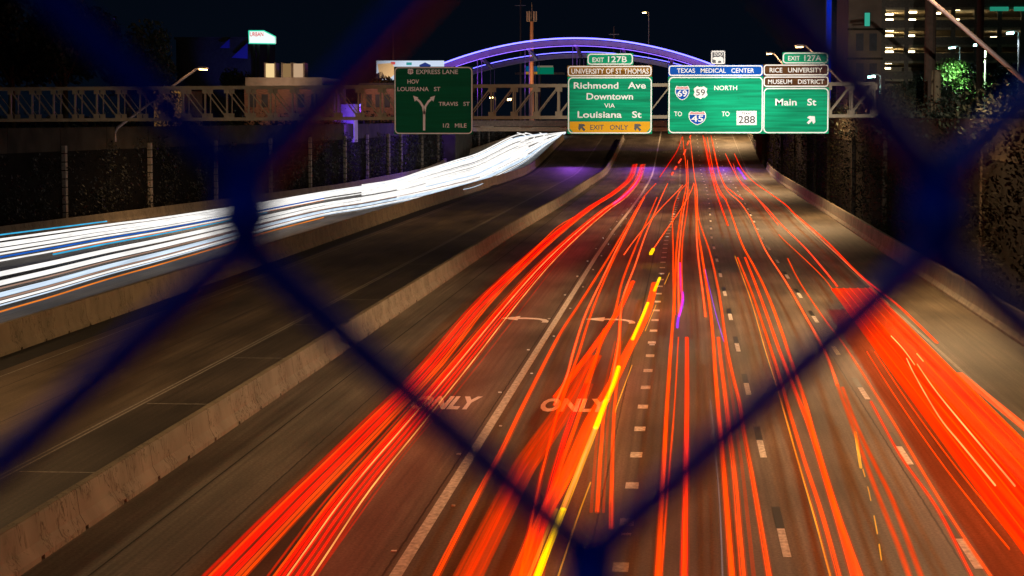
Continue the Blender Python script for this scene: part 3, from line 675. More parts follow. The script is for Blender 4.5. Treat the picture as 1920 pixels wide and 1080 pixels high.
# --- lane 2
streak('orange streak at the left edge of the centre lane', [(1280,256),(1282,276),(1286,309),(1287,345),(1282,373),(1276,407),(1269,462),(1266,534),(1262,600),(1256,680),(1251,757),(1246,853),(1233,1080)], .14,.08, one('orange','orange'))
streak('curved orange streak bowing left of the centre lane', [(1287,345),(1273,362),(1262,396),(1262,462),(1263,537),(1265,590)], .12,.08, one('orange'))
streak('short salmon streak ending beside the violet flash', [(1289,300),(1290,350),(1281,400),(1274,467),(1272,500),(1273,588)], .13,.08, one('orange','pale'))
streak('orange streak carrying the violet flash', [(1292,355),(1288,395),(1281,440),(1278,490),(1279,560)], .12,.08, one('orange'))
streak('magenta flash in the centre lane', [(1275,493),(1277,540),(1280,558),(1276,580),(1273,592)], .10,.08, one('magenta'))
streak('violet lower end of the flash', [(1280,548),(1280,570),(1272,596),(1270,614)], .10,.08, one('violet'))
streak('red and white blinking dashes below the NORTH sign', [(1295,254),(1290,268),(1282,290),(1270,309),(1262,323),(1257,333)], .30,.2, one('red','pale'), dash=True)
streak('short red diagonal streak ending on the lane dots', [(1279,257),(1270,282),(1254,307),(1237,332)], .16,.1, one('red'))
streak('orange streak on the right half of the centre lane', [(1294,257),(1298,295),(1302,329),(1307,359),(1307,395),(1306,434),(1309,480),(1318,550),(1323,594)], .14,.08, one('orange','pale'))
streak('long orange streak down the right of the centre lane', [(1303,345),(1305,400),(1318,490),(1330,567),(1337,633),(1343,720),(1352,820),(1358,887),(1373,1080)], .15,.08, one('orange','orange'))
streak('orange streak next to the black and white dashes', [(1306,370),(1311,413),(1330,470),(1347,543),(1360,633),(1373,700),(1387,757),(1395,810),(1413,907),(1442,1080)], .13,.08, one('orange'))
streak('thin orange streak in the lower centre lane', [(1272,633),(1265,757),(1255,880),(1240,1080)], .06,.05, one('orange'))
streak('upright red streak starting square in mid centre lane', [(1288,633),(1288,757),(1286,900),(1283,1080)], .16,.08, [(0,0,1,'red'),(0,0,.5,'orange')])
streak('orange streak starting square near the sharp dash', [(1347,633),(1353,687),(1362,757),(1368,813),(1377,887),(1393,1080)], .15,.08, [(0,0,1,'orange'),(-.18,0,.5,'orange_dim')])
streak('faint grey thread in the lower centre lane', [(1332,750),(1342,853),(1350,953),(1355,1080)], .03,.03, one('grey'), h=.3)
streak('fine violet thread beside the centre dashes', [(1322,505),(1340,580),(1357,640)], .03,.03, one('violet'))
# --- lane 3
streak('red streak ending at mid distance in the third lane', [(1318,254),(1329,307),(1340,351),(1351,384),(1365,423)], .16,.1, one('red','orange'))
streak('short red streak ending above it in the third lane', [(1321,257),(1334,318),(1348,359),(1362,374)], .16,.1, one('red'))
streak('red streak with violet specks ending at the far lane line', [(1333,254),(1343,301),(1357,343),(1373,359),(1393,374)], .15,.1, one('red','orange'))
streak('bright orange streak running the length of the third lane', [(1326,257),(1340,332),(1362,378),(1374,410),(1391,457),(1413,498),(1434,540),(1458,600),(1487,687),(1507,745),(1533,840),(1570,960),(1613,1080)], .15,.08, one('orange','orange'))
streak('red companion of the long third lane streak', [(1397,483),(1427,560),(1460,653),(1490,730),(1517,800),(1545,890),(1575,990),(1600,1080)], .15,.08, one('orange','red'))
streak('orange streak left of the long third lane streak', [(1383,483),(1410,550),(1433,617),(1463,710),(1480,770),(1507,860),(1540,960),(1573,1080)], .12,.08, [(0,0,1,'orange'),(.14,0,.5,'orange_dim')])
streak('thin golden line down the third lane', [(1378,480),(1407,560),(1433,650),(1460,737),(1493,853),(1527,970),(1557,1080)], .03,.03, one('amber'))
streak('orange streak along the far lane line', [(1336,262),(1345,310),(1360,352),(1387,379),(1409,412),(1433,465),(1470,523),(1507,587),(1547,660),(1570,722)], .13,.08, one('orange','pale'))
streak('dim left streak of the pair by the golden patch', [(1570,722),(1600,803),(1643,920),(1683,1020),(1705,1080)], .12,.08, one('orange_dim','orange_dim'))
streak('dim right streak of the pair by the golden patch', [(1580,727),(1607,800),(1640,870),(1673,937),(1727,1080)], .12,.08, one('orange_dim','orange_dim'))
streak('orange streak just right of the far lane dashes', [(1477,485),(1500,530),(1547,600),(1580,643),(1630,720),(1680,800),(1747,913),(1807,1007),(1857,1080)], .10,.07, one('orange'))
streak('dark red thread on the far lane dashes', [(1633,753),(1687,853),(1757,953),(1822,1080)], .09,.06, one('red','orange_dim'))
streak('dotted gold thread in the lower third lane', [(1618,880),(1630,925),(1645,1000),(1657,1080)], .025,.025, one('amber'), dash=True, h=.5)
streak('short segmented yellow flash on the golden patch', [(1604,810),(1609,845),(1614,877)], .07,.04, one('amber'), h=.5)
# --- lane 4
streak('red salmon streak ending in the wide red band', [(1360,288),(1373,315),(1391,346),(1412,365),(1436,388),(1465,421),(1507,462),(1540,500),(1570,537)], .15,.08, one('red','pale'))
streak('outermost red streak crossing the right edge line', [(1377,288),(1390,315),(1412,340),(1443,362),(1473,384),(1490,401),(1547,450),(1600,504),(1633,533),(1677,567),(1718,605),(1757,643)], .15,.08, one('red','orange'))
streak('pale thread beside the outermost red streak', [(1490,403),(1560,468),(1620,525),(1668,572)], .05,.05, one('pale'))
streak('short whitish hook streak in the right lane', [(1375,307),(1384,334),(1409,359),(1435,392),(1459,422)], .09,.06, one('red','pale'))
streak('thin orange streak reaching the wide red band', [(1460,440),(1473,453),(1513,490),(1545,522),(1562,545)], .06,.05, one('orange'))
streak('violet flash near the right edge line', [(1383,314),(1390,324),(1398,336)], .35,.1, one('violet'))
streak('thin orange line left of the wide red band', [(1640,660),(1700,750),(1780,860),(1860,960),(1919,1030)], .04,.04, [(0,0,1,'orange'),(.25,0,1,'orange')])
# --- the wide band
wb0 = empty('light_band', (7.2, 94, .9), 'wide solid red orange band of light down the rightmost lane', 'light streak')
def band_mat():
    m = bpy.data.materials.new('wide red band light'); m.use_nodes = True; n = m.node_tree; n.nodes.clear(); L = n.links.new
    o = n.nodes.new('ShaderNodeOutputMaterial'); e = n.nodes.new('ShaderNodeEmission'); tr_ = n.nodes.new('ShaderNodeBsdfTransparent'); tr_.inputs[0].default_value = (.9,.5,.35,1); ad = n.nodes.new('ShaderNodeAddShader')
    t = n.nodes.new('ShaderNodeTexCoord'); mp = n.nodes.new('ShaderNodeMapping'); mp.inputs['Scale'].default_value = (1,.006,1)
    z = n.nodes.new('ShaderNodeTexNoise'); z.inputs['Scale'].default_value = 7; z.inputs['Detail'].default_value = 5
    L(t.outputs['Object'], mp.inputs[0]); L(mp.outputs[0], z.inputs[0])
    c = n.nodes.new('ShaderNodeValToRGB'); q = c.color_ramp.elements; q[0].position = .38; q[0].color = (.95,.006,.001,1); q[1].position = .62; q[1].color = (1.0,.07,.0,1); L(z.outputs[0], c.inputs[0])
    L(c.outputs[0], e.inputs[0]); e.inputs[1].default_value = .48; L(tr_.outputs[0], ad.inputs[0]); L(e.outputs[0], ad.inputs[1]); L(ad.outputs[0], o.inputs[0]); m.cycles.emission_sampling = 'NONE'
    return m
L0, R0 = gr(1559,542,.9), gr(1633,542,.9); L1, R1 = gr(1713,753,.9), gr(1845,753,.9)
m = MB(); vs = []
for i in range(9):
    f = i*.32; l = L0.lerp(L1, f); r = R0.lerp(R1, f)
    vs += [(l.x,l.y,.86),(r.x,l.y,.86),(r.x,l.y,.94),(l.x,l.y,.94)]
m.add(vs, [(4*i+a,4*i+(a+1)%4,4*i+4+(a+1)%4,4*i+4+a) for i in range(8) for a in range(4)]+[(0,1,2,3),(32,33,34,35)])
m.build('band', band_mat(), wb0)
m = MB()
for f, w in ((.12,.02),(.3,.03),(.46,.02),(.66,.03),(.85,.03),(.97,.07)):
    a = L0.lerp(R0, f); b = L1.lerp(R1, f); e = a+(b-a)*2.4; m.bar((a.x,a.y,.96),(e.x,e.y,.96), w,.02)
m.build('bright_lines', G['orange'], wb0)
m = MB(); a = gr(1798,700,.95); b = gr(1920,800,.95); m.bar(a, a+(b-a)*2.2, .22,.05); m.build('outer_fringe', G['orange'], wb0)
for pts in ([(1671,630),(1694,655),(1715,684)], [(1700,672),(1716,705),(1760,780),(1800,830),(1866,910)], [(1720,683),(1760,740),(1860,860),(1903,911)], [(1719,663),(1731,677)]):
    streak('thin golden scratch of light over the wide red band, number %s from the top'%('one','two','three','four')[[1671,1700,1720,1719].index(pts[0][0])] if 0 else {1671:'curved pale scratch at the top of the wide red band',1700:'long pale scratch along the left of the wide red band',1720:'long pale scratch along the middle of the wide red band',1719:'tiny hooked pale scratch on the wide red band'}[pts[0][0]], pts, .035,.035, one('scratch'), h=1.05, group='pale scratches over the red band')

# --- white headlight streaks
xs = [1060,1025,990,960,900,857,800,746,680,607,500,413,300,200,100,0]
up = [247,248,250,256,286,300,318,336,347,358,376,389,405,417,430,443]
lo = [250,272,300,318,347,358,370,379,392,404,431,457,489,516,546,574]
def wpath(t, a=0, b=15): return [(xs[i], up[i]+(lo[i]-up[i])*t) for i in range(a, b+1)]
def ws(label, t, w, hh, col, a=0, b=15, core=None, h=.65): streak(label, wpath(t,a,b), w, hh, one(col), h=h, group='headlight streaks on the opposing carriageway', name='headlight_streak')
ws('topmost short pale blue streak at the far left edge', -.02,.1,.1,'cyan',13,15)
ws('topmost white streak under the left barrier', .05,.3,.12,'white',3)
ws('second white streak from the top of the opposing lanes', .125,.3,.22,'white',1)
ws('third white streak from the top of the opposing lanes', .195,.25,.15,'white',2)
ws('fourth white streak, just above the blue one', .255,.25,.10,'white',1)
ws('deep blue streak across the left edge', .30,.12,.1,'blue',9)
ws('white streak between the blue and the cyan streaks', .35,.2,.09,'white',0)
ws('cyan streak that starts beside the fence knot', .405,.1,.1,'cyan',10,14)
ws('thin orange line over the cyan streak', .375,.06,.05,'orangesolid',9,14)
ws('broad white streak below the dark gap', .54,.22,.20,'white',2)
ws('second broad white streak below the dark gap', .67,.2,.19,'white',1)
ws('pinkish streak between two broad white ones', .745,.1,.07,'warm',4)
ws('cool white streak third from the bottom', .84,.18,.17,'cool',0)
ws('narrow brownish streak above the lowest white ones', .90,.1,.08,'warm',9)
ws('next to lowest white streak', .945,.12,.10,'white',0)
ws('lowest thin bluish white streak', .99,.08,.06,'cool',0)
ws('orange side-light line under the white streaks', 1.08,.07,.07,'orangesolid',9,15)
streak('tiny yellow dash in the dark gap of the headlight streaks', [(374,420.5),(352,424.5)], .1,.08, one('amber'), h=.65, name='headlight_streak', group='headlight streaks on the opposing carriageway')
random.seed(11)
words = ['uppermost','upper','high','upper middle','middle','lower middle','low','lower','lowest','second lowest','second uppermost','inner','third from the top','softly curved','thin trailing']
fine = [(.0,'white',2,8),(.085,'cool',1,9),(.30,'white',0,8),(.40,'white',0,8),(.45,'white',1,7),(.495,'white',2,6),(.605,'white',0,8),(.73,'white',0,7),(.79,'white',2,7),(.62,'cool',1,6),(.88,'cool',1,7),(.16,'white',0,7),(.34,'white',1,8),(.565,'white',1,9),(.70,'white',2,9)]
for (t_, c_, a_, b_), w_ in zip(fine, words):
    ws('%s fine white streak where the opposing lanes merge into a glare'%w_, t_, .24,.13, c_, a_, b_)
for i, (x0, x1) in enumerate(((970,985),(985,1000),(1012,1020))):
    streak(('left','middle','right')[i]+' hooked white streak end under the far bridge deck', [(x0,249),(x1,254),(x1-2,262),(x0-22,280),(x0-60,300)], .16,.16, one('white'), h=.65, group='hooked streak ends under the bridge', name='headlight_streak')

# ------------------------------------------------------------------ chain link fence right in front of the lens
VINYL = mat('blue vinyl coated wire', (.0,.03,.30), .35, spec=.6)
DF = .2185
ff = cam.rotation_euler.copy(); fm = Matrix.Rotation(PS, 3, 'Z')
def fpt(px, py, dd=0):     # pixel -> point in the fence plane (upright plane facing down the road)
    d = ray(px, py); fwd = fm @ Vector((0,1,0)); return cam.location + d*((DF+dd)/d.dot(fwd))
fence = empty('chain_link_fence', (0,DF,7.0), 'out of focus blue chain link fence right in front of the lens', 'fence')
kx, ky = 1108, 1078; ax_, ay_ = 648, 693     # a knot and the half diagonals in px
fwd = fm @ Vector((0,1,0))
for c in range(-3, 5):        # each wire zigzags vertically between two knot columns
    pts = []
    x0 = kx+(c-1)*ax_; x1 = kx+c*ax_; ov = 20
    for r in range(-4, 4):
        yk = ky+r*2*ay_ + (0 if c % 2 == 0 else ay_)
        # right turning point at yk (column x1), left turning point ay_ lower (column x0)
        for (x, y, d) in ((x1-26, yk-58, .0012),(x1+ov*.6, yk-38, .0020),(x1+ov, yk, 0),(x1+ov*.6, yk+38, -.0020),(x1-26, yk+95, -.0012),
                          (x0+26, yk+ay_-58, .0012),(x0-ov*.6, yk+ay_-38, .0020),(x0-ov, yk+ay_, 0),(x0-ov*.6, yk+ay_+38, -.0020),(x0+26, yk+ay_+100, -.0012)):
            kk = 1.08+.34*max(0, min(1, (x-1000)/200, (1775-x)/30)); yy = y if y > 385 else 385+(y-385)*kk
            pts.append(tuple(fpt(x, yy, d)))
    m = MB(); sp = smooth(pts, 4); m.tube(sp, .00185, 10); m.build('wire', VINYL, fence, True)

# unseen lights added beyond the frame to brighten signs, truss and fence
def fill_lamp(label, loc, to, power, col, ang, blend):
    t = empty('fill_light', loc, label, 'fill_light'); x, y, z = loc
    m = MB(); m.box(x-.18,x+.18,y-.06,y+.06,z+.02,z+.3); m.build('housing', M['darkb'], t)
    m = MB(); m.box(x-.03,x+.03,y-.05,y+.05,z+.3,z+.9); m.build('bracket', M['steel'], t)
    spot('beam', (x, y+.1, z), to, power, col, ang, blend, .05, t); return t
fill_lamp('unseen fill light added above the view to brighten the signs', (3,.6,10.9), (4.5,131,10.4), 480000, (1.0,.96,.86), 13.5, .95)
fill_lamp('unseen fill light added above the view to brighten the truss', (-3,.6,10.9), (-13,131,10.2), 82000, (1.0,.80,.58), 24, .7)
fill_lamp('narrow unseen fill light added for the hot spot on the NORTH sign', (4,.6,10.9), tuple(at(1392,190,131)), 260000, (1.0,.97,.9), 2.6, 1.0)
fill_lamp('unseen blue fill light added behind the camera to colour the fence', (-.9,-1.2,10.0), (.0,.22,8.43), 21, (.12,.32,1.0), 60, .5)

# ------------------------------------------------------------------ buildings left
litw = emis('warm lit wall panel', (1.0,.72,.34), .9); dimw = emis('dim lit window', (1.0,.6,.25), .25)
def bld(name, label, px0, px1, pyt, Y, mt, depth=14, zb=7.2):
    a = at(px0, pyt, Y); b = at(px1, pyt, Y); t = empty(name, (a.x, Y, zb), label, 'building')
    m = MB(); m.box(a.x, b.x, Y, Y+depth, zb-.3, a.z); m.build('walls', mt, t)
    m = MB(); m.box(a.x-.25, b.x+.25, Y-.25, Y+depth+.25, a.z+.003, a.z+.35); m.build('roof_edge', M['roof'], t)
    return t, a, b
def win(t, px0, py0, px1, py1, Y, mt, name='window', d=.06):
    a = at(px0,py1,Y); b = at(px1,py0,Y); f = MB(); q = .08
    f.box(a.x-q,b.x+q,Y-d,Y-.003,a.z-q,b.z+q); o = f.build(name, M['darkb'], t)
    g_ = MB(); g_.box(a.x,b.x,Y-d-.03,Y-d-.003,a.z,b.z); g_.build('pane', mt, o)
t, a, b = bld('brick_house','small yellow lit brick building seen through the left part of the truss',288,341,170,232,M['paleb'],10)
spot('wall_fill', (a.x+1.5,226,10.8), (a.x+1.7,232,9), 900, (1,.62,.2), 120, .8, .2, t)
m = MB()
for i in range(9): z = 7.6+i*.42; m.box(a.x+.05,b.x-.05,231.97,231.995,z,z+.33)
m.build('brick_courses', mat('sandy brick', (.55,.42,.2), .9, noise=.4, scale=4), t)
t, a, b = bld('office_building','brown brick building with three tall lit panels on its roof behind the truss',458,608,163,246,M['brick'],16)
m = MB(); p0 = at(460,162,245); p1 = at(603,145,245); m.box(p0.x,p1.x,245,259,p0.z,p1.z); m.build('parapet', M['paleb'], t)
for x0, x1, mt in ((497,513,litw),(529,544,dimw),(549,567,emis('warm lit wall panel, weaker',(1,.66,.4),.5))):
    q0 = at(x0,145,245.5); q1 = at(x1,119,245.5); m = MB(); m.box(q0.x,q1.x,246,248,q0.z+.02,q1.z); o = m.build('roof_panel', mt, t)
    m = MB(); m.box(q0.x-.18,q0.x-.003,245.9,248.1,q0.z+.02,q1.z+.1); m.box(q1.x+.003,q1.x+.18,245.9,248.1,q0.z+.02,q1.z+.1); m.build('frame', M['paleb'], o)
for x in (470,492,560,585): win(t, x,178,x+9,200,246,M['darkb'])
spot('wall_fill', ((a.x+b.x)/2,240,13), ((a.x+b.x)/2,246,8.5), 600, (1,.6,.4), 150, .8, .2, t)  # added light without a fixture, brightens the brick
t, a, b = bld('brick_building','reddish brick building left of the EXPRESS LANE sign',676,764,160,312,M['brick'],20)
for x in (688,705,722): win(t, x,178,x+8,200,312,M['darkb'])
spot('wall_fill', ((a.x+b.x)/2-1,305,14.5), ((a.x+b.x)/2,312,9), 1300, (1,.55,.42), 150, .8, .2, t)  # added light without a fixture, lifts the reddish brick
t, a, b = bld('dark_building','low dark building with gabled blue roof edges under the URBAN sign',330,470,74,330,M['roof'],20)
BLUEW = mat('blue gable', (.02,.02,.35), .6)  # gable panels with a saturated blue base colour
for x0,y0,x1,y1,x2,y2 in ((412,90,430,73,430,90),(434,108,464,80,464,110)):
    m = MB(); m.poly([(at(x,y,328).x, at(x,y,328).z) for x,y in ((x0,y0),(x1,y1),(x2,y2))], 328.5, 0, .4); m.build('gable', BLUEW, t)
spot('blue_wall_light', (at(445,140,325).x, 318, 12), (at(445,100,329).x, 329, 17), 1800, (.1,.12,1), 60, .6, .2, t)
# URBAN sign
t = empty('roof_sign', at(490,100,322), 'white lit box sign reading URBAN in red on the dark roof', 'sign')
m = MB(); m.poly([(at(x,y,322).x, at(x,y,322).z) for x,y in ((467.5,58.5),(495,58.5),(515.5,69),(515.5,81.5),(467.5,80.5))], 322.8, 0, .8); bx_ = m.build('light_box', emis('sign light box', (.85,1.0,.97), 1.1), t)
m = MB(); m.sweep([(at(x,y,322).x, 321.9, at(x,y,322).z) for x,y in ((467,57.8),(495,57.8),(516.3,68.6),(516.3,82),(467,81.2),(467,57.8))], [(-.1,-.08),(.1,-.08),(.1,.08),(-.1,.08)], flat=False); m.build('rim', emis('green rim light', (.05,.8,.5), .9), bx_)
letters(bx_, 'URBAN', 469,60.2,494,68.4, emis('red sign letters',(.8,.01,.02),.9), Y=321.95, front=.12, bold=.018)
m = MB()
for x in (475,483,502): q = at(x,82,322); m.box(q.x-.15,q.x+.15,322.3,322.6,12,q.z)
m.build('posts', M['roof'], t)
# billboard
t = empty('billboard', at(770,150,335), 'bright white billboard with coloured shapes behind the left of the arch', 'billboard')
q0 = at(706,152,335); q1 = at(832,113.5,335)
m = MB(); m.box(q0.x,q1.x,335,335.6,q0.z,q1.z); bb = m.build('face', emis('billboard face', (.70,.82,1.0), .85), t)
for nm, col, pts in (('orange_patch',(.9,.55,.25),((708,120),(735,118),(745,135),(730,148),(712,146))),('black_patch',(.02,.02,.03),((706,138),(716,134),(722,144),(714,152),(706,152))),('red_patch',(.8,.1,.1),((733,116),(741,116),(741,121),(733,121))),('teal_patch',(.05,.5,.5),((762,117),(772,117),(772,122),(762,122))),('navy_patch',(.03,.06,.3),((786,122),(797,117),(808,122),(806,127),(788,127)))):
    m = MB(); m.poly([(at(x,y,335).x, at(x,y,335).z) for x,y in pts], 334.99, 0, .05); m.build(nm, emis(nm, col, .9 if col[0]>.1 else .6), bb)
m = MB(); q = (q0.x+q1.x)/2; m.tube([(q,335.8,7),(q,335.8,q0.z+1)], .4, 10); m.build('post', M['steel'], t)
# purple lit concrete tower block by the left bridge end
VW = mat('violet washed concrete', (.4,.36,.42), .8, noise=.3, scale=.8)
t = empty('bridge_pier', at(650,250,258), 'violet lit concrete pier at the left end of the arch bridge', 'pier')
a = at(628,200,258); b = at(664,262,258); m = MB(); m.box(a.x,b.x,258,261,5.5,a.z); m.build('shaft', VW, t)
m = MB(); m.box(a.x-.2,b.x+.2,257.8,261.2,a.z+.003,a.z+.3); m.build('cap', VW, t)
spot('violet_light', ((a.x+b.x)/2+3, 250, 7.4), ((a.x+b.x)/2, 258, 7.8), 5000, (.16,.05,1.0), 90, .7, .2, t)
for lb_, x0, x1, yt in (('plain concrete column left of the violet pier',624,643,226),('plain concrete column right of the violet pier',665,682,222)):
    a = at(x0,yt,270); b = at(x1,262,270); t = empty('wall_column', (a.x,270,0), lb_, 'column')
    m = MB()
    for i in range(12): z = i*.75; m.box(a.x,b.x,269.5,271,z,min(z+.72, a.z)) if z < a.z else None
    m.build('shaft', M['wall'], t); m = MB(); m.add([(a.x-.05,269.4,a.z),(b.x+.05,269.4,a.z),((a.x+b.x)/2,269.4,a.z+.6),(a.x-.05,271.1,a.z),(b.x+.05,271.1,a.z),((a.x+b.x)/2,271.1,a.z+.6)], [(0,1,2),(3,5,4),(0,2,5,3),(1,4,5,2),(0,3,4,1)]); m.build('cap', M['wall'], t)
# far small gantry sign
t = empty('far_gantry_sign', at(1012,150,520), 'tiny far pair of green and blue road signs seen under the arch', 'road sign')
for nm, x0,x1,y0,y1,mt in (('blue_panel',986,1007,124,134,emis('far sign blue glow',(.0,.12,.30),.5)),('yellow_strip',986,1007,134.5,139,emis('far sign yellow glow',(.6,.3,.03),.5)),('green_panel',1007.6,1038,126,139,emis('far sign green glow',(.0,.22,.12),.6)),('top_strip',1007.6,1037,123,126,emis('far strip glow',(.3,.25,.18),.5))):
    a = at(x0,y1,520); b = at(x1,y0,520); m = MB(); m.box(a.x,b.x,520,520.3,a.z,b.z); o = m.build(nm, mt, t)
m = MB(); a = at(1012,141,520.5); m.tube([(a.x,520.6,7),(a.x,520.6,a.z)], .3, 8); m.bar((a.x-6,520.6,a.z+.4),(a.x+6,520.6,a.z+.4),.4,.5); m.build('post', M['steel'], t)
# mast
t = empty('antenna_mast', at(997,200,420), 'tall orange lit mast with antenna cluster behind the arch', 'mast')
a = at(997,40,420); m = MB(); m.tube([(a.x,420,7),(a.x,420,a.z)], .42, 10, scale=[1.2,.8]); m.build('pole', mat('orange lit mast steel',(.6,.3,.15),.5), t)
m = MB(); q = at(997,30,420)
for i in range(6): an = i*1.047; m.box(q.x+math.cos(an)*.9-.12,q.x+math.cos(an)*.9+.12,420+math.sin(an)*.9-.12,420+math.sin(an)*.9+.12,q.z-.9,q.z+.9)
m.tube([(q.x-1,420,q.z-1),(q.x+1,420,q.z-1)],.06,5); m.tube([(q.x,420,q.z-1.2),(q.x,420,q.z+2.6)],.06,5)
m.build('antennas', mat('antenna panels',(.5,.4,.3),.5), t)
spot('mast_light', (q.x-3,408,9.5), (q.x,420,q.z-4), 9000, (1,.5,.2), 70, .8, .2, t)
for lb_, px, top, Y in (('thin dark pole left of the antenna mast',976,0,400),('thin dark pole under the crown of the arch',1151,55,420),('dark utility pole above the billboard',737,40,345)):
    a = at(px, top-5, Y); t = empty('utility_pole', (a.x,Y,7), lb_, 'pole'); m = MB(); m.tube([(a.x,Y,7),(a.x,Y,a.z)], .16, 7, scale=[1.2,.8]); m.build('shaft', mat('weathered pole',(.15,.09,.07),.8), t)
    m = MB(); m.bar((a.x-1,Y-.1,a.z-1.5),(a.x+1,Y-.1,a.z-1.5),.12,.12); m.build('cross_arm', M['poleM'], t)
def plain_lamp(label, px, py, Y, mt, power, col, r=.22, zb=7.2, double=False, group='small far street lamps'):
    a = at(px,py,Y); t = empty('street_lamp', (a.x+.9,Y,zb), label, 'street lamp', group)
    m = MB(); m.tube([(a.x+.9,Y,zb),(a.x+.9,Y,a.z+.2),(a.x+.6,Y,a.z+.35),(a.x,Y,a.z+.3)], .09, 6); m.build('pole', M['poleM'], t)
    m = MB(); m.sweep([(a.x-.35,Y,a.z+.1),(a.x+.35,Y,a.z+.15)], [(-.2,-r*.6),(.2,-r*.6),(.14,.08),(-.14,.08)]); m.build('lamp_glass', mt, t)
    if power: spot('lamp_light', (a.x,Y-.4,a.z-.3), (a.x,Y-2,0), power, col, 160, .5, .15, t)
    return t
plain_lamp('tall far orange lamp above the crown of the arch', 1208,25,430,M['lamp_on'],0,SOD,zb=7)
plain_lamp('left of two yellow lamps seen through the truss', 921,184,440,M['lamp_on'],0,SOD)
plain_lamp('right of two yellow lamps seen through the truss', 955,187,430,M['lamp_on'],0,SOD,r=.4)
plain_lamp('bright cyan lamp right of the Main St sign', 1634,146,215,M['cool_on'],300,(.4,1,.9))
plain_lamp('bluish white lamp over the glowing green tree', 1832,86,236,M['cool_on'],16000,(.55,1,.6))
plain_lamp('bluish white lamp at the far right', 1894,64,230,M['cool_on'],700,(.6,.9,1))
plain_lamp('dim cyan lamp left of the glowing green tree', 1785,92,250,M['cool_on'],150,(.4,1,.9),r=.1)
plain_lamp('faint cyan lamp above the truss at the far left', 297,131,300,M['cool_on'],200,(.4,1,.9),r=.12)
# blue post
a = at(1555,-10,205); b = at(1555,186,205); t = empty('blue_post', (b.x,205,7), 'slim post glowing blue beside the Main St sign', 'post')
m = MB(); m.box(a.x-.22,a.x+.22,205,205.4,b.z,a.z); m.build('blue_strip', emis('blue led strip', (.0,.02,.55), .75), t)
m = MB(); m.box(a.x-.28,a.x+.28,205.42,205.9,6.5,a.z); m.build('shaft', M['darkb'], t)

# ------------------------------------------------------------------ buildings right
Yg = 262
a = at(1592,-40,Yg); b = at(1655,170,Yg); c = at(1960,170,Yg)
t = empty('office_tower', (a.x,Yg,7.2), 'dark office block with a single green lit window at upper right', 'building')
m = MB(); m.box(a.x,b.x-.02,Yg,Yg+20,7,a.z); m.build('walls', mat('dim brown facade',(.16,.11,.08),.8,noise=.25,scale=.6), t)
for yy in (55,110): m = MB(); q = at(1592,yy,Yg); m.box(a.x-.1,b.x-.05,Yg-.15,Yg-.003,q.z-.12,q.z+.12); m.build('string_course', M['wall'], t)
win(t,1621,24,1631,49,Yg,emis('green lit window',(.06,.6,.42),.6)); 
for x0,y0 in ((1606,64),(1631,64),(1606,120),(1631,120)): win(t,x0,y0,x0+12,y0+30,Yg,M['darkb'])
gar = empty('parking_garage', (b.x,Yg,7.2), 'open parking garage with rows of warm ceiling lights at upper right', 'building')
fl = [(-40,-12),(14,50),(52,80),(84,108),(114,140)]; slab = mat('garage concrete',(.30,.25,.17),.8,noise=.3)
m = MB(); zs = [at(1700,y,Yg).z for y in (-30,14,52,84,114,148)]
for z in zs: m.box(b.x,c.x,Yg+.0,Yg+22,z-.28,z+.28)
m.build('floor_slabs', slab, gar)
m = MB(); m.box(b.x,c.x,Yg+20,Yg+22.2,7,zs[0]); m.build('back_wall', slab, gar)
m = MB()
for i in range(8): x = b.x+(c.x-b.x)*i/7; m.box(x-.25,x+.25,Yg-.04,Yg+.5,7,zs[0]-.3)
for z in zs[1:]: m.box(b.x,c.x,Yg-.02,Yg+.12,z+.0,z+.9)
m.build('columns', mat('garage front concrete',(.12,.1,.08),.8,noise=.3), gar)
glamp = emis('garage ceiling light', (1.0,.78,.42), 14)
GL = [(1667,27),(1711,23),(1667,37),(1709,37),(1667,57),(1709,55),(1667,67),(1707,67),(1665,88),(1710,87),(1667,97),(1707,97),(1664,118),(1662,128),(1792,18),(1825,39),(1824,49),(1791,37),(1788,50),(1875,42),(1911,41),(1871,73),(1756,25),(1911,72),(1863,70)]
for x, y in GL:
    m = MB(); yy = Yg+ (1.2 if y in (27,23,57,55,88,87,118,18,41,42) else 6); q = at(x,y,yy); w = .5 if x < 1800 else .38
    m.box(q.x-w,q.x+w,yy-.1,yy+.1,q.z-.09,q.z+.09); m.build('ceiling_light', glamp, gar)
for zi, z in enumerate(zs[1:5]):
    spot('garage_light', (b.x+2.2, Yg+7, zs[zi]-.5), (b.x+2.4, Yg+9, z), 1100, (1,.78,.4), 165, .4, .3, gar)
m = MB()
for x0,x1 in ((1858,1893),(1903,1930)): q0 = at(x0,20,Yg-1); q1 = at(x1,12,Yg-1); m.box(q0.x,q1.x,Yg-.3,Yg-.06,q0.z,q1.z)
m.build('green_windows', emis('green office windows',(.03,.45,.28),.5), gar)
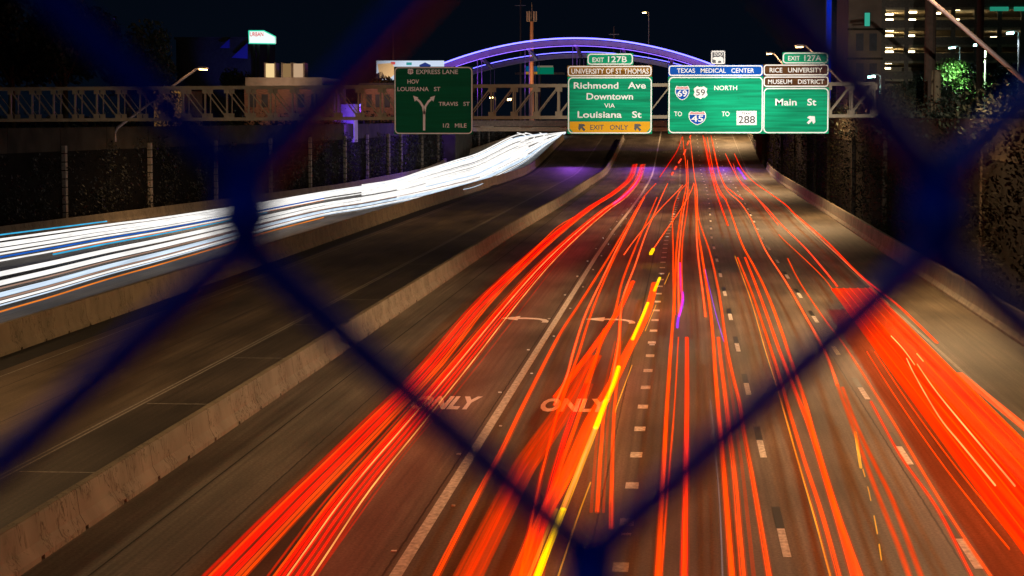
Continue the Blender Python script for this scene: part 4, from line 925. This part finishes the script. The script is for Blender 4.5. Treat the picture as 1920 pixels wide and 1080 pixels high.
# vertical concrete posts and trees before the garage
for lb_, x0, x1, Y in (('thick dark brown post in front of the garage',1735,1754,180),('black slim post right of the glowing tree',1833,1843,190)):
    a = at(x0,-20,Y); b2_ = at(x1,150,Y); t = empty('tall_post', (a.x,Y,7), lb_, 'post'); m = MB(); m.tube([((a.x+b2_.x)/2,Y,6.5),((a.x+b2_.x)/2,Y,a.z)], (b2_.x-a.x)/2, 10); m.build('shaft', mat('brown post paint',(.12,.075,.05),.8,noise=.2), t)
    m = MB(); m.box((a.x+b2_.x)/2-.6,(a.x+b2_.x)/2+.6,Y-.6,Y+.6,6.9,7.4); m.build('footing', M['wall'], t)
random.seed(5)
def T(px, py, Y, h, r, label, mt=M['darkleaf'], **k): p = at(px, py, Y); return tree('tree', label, p.x, Y, 7.0, h, r, mt, **k)
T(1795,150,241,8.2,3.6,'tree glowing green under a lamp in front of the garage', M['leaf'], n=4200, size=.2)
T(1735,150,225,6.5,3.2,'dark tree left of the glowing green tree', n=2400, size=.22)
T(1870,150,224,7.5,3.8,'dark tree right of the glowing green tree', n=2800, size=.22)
T(1690,150,190,4.2,2.6,'low dark tree below the garage lights', n=2200, size=.2)
T(715,150,318,8,2.6,'dark tree overlapping the left edge of the billboard', n=3000, size=.26)
spot('led_flood', (-31, 334, 7.2), (-41, 262, 4.5), 26000, (.25,.06,1.0), 24, .6, .2, br)
spot('led_flood', (-31, 334, 7.2), (-40, 305, 4.5), 7000, (.12,.06,1.0), 30, .6, .2, br)
T(450,140,300,9.0,3.6,'blue tinted tree under the URBAN sign', n=3000, size=.28)
T(320,180,222,5.2,2.4,'bare looking tree in front of the yellow lit brick building', n=900, size=.16)
T(860,150,420,12,5,'dark tree behind the left half of the arch', n=2600, size=.3)
T(120,150,200,13,6,'large black tree at the far left above the truss', n=5200, size=.35)
T(240,150,210,12,5.5,'black tree second from the left above the truss', n=4600, size=.35)
T(20,150,190,14,6,'black tree at the left picture edge', n=5200, size=.35)
# hedge on right wall top
random.seed(9); m = MB()
def hf():
    y = random.uniform(75, 330); return (14.2+random.gauss(0,.5), y, 7.2+abs(random.gauss(0,1.1))+.5*math.sin(y*.13)), None
leaves(m, hf, 16000, .16); tag(m.build('hedge', M['darkleaf']), 'dark hedge growing along the top of the right wall', 'hedge', kind='stuff')
m = MB()
def hf2():
    y = random.uniform(130, 350); return (WL(y)-1.4+random.gauss(0,.5), y, 7.2+abs(random.gauss(0,.8))), None
leaves(m, hf2, 6000, .2); tag(m.build('hedge', M['darkleaf']), 'patchy shrubs along the top of the left wall', 'hedge', kind='stuff')
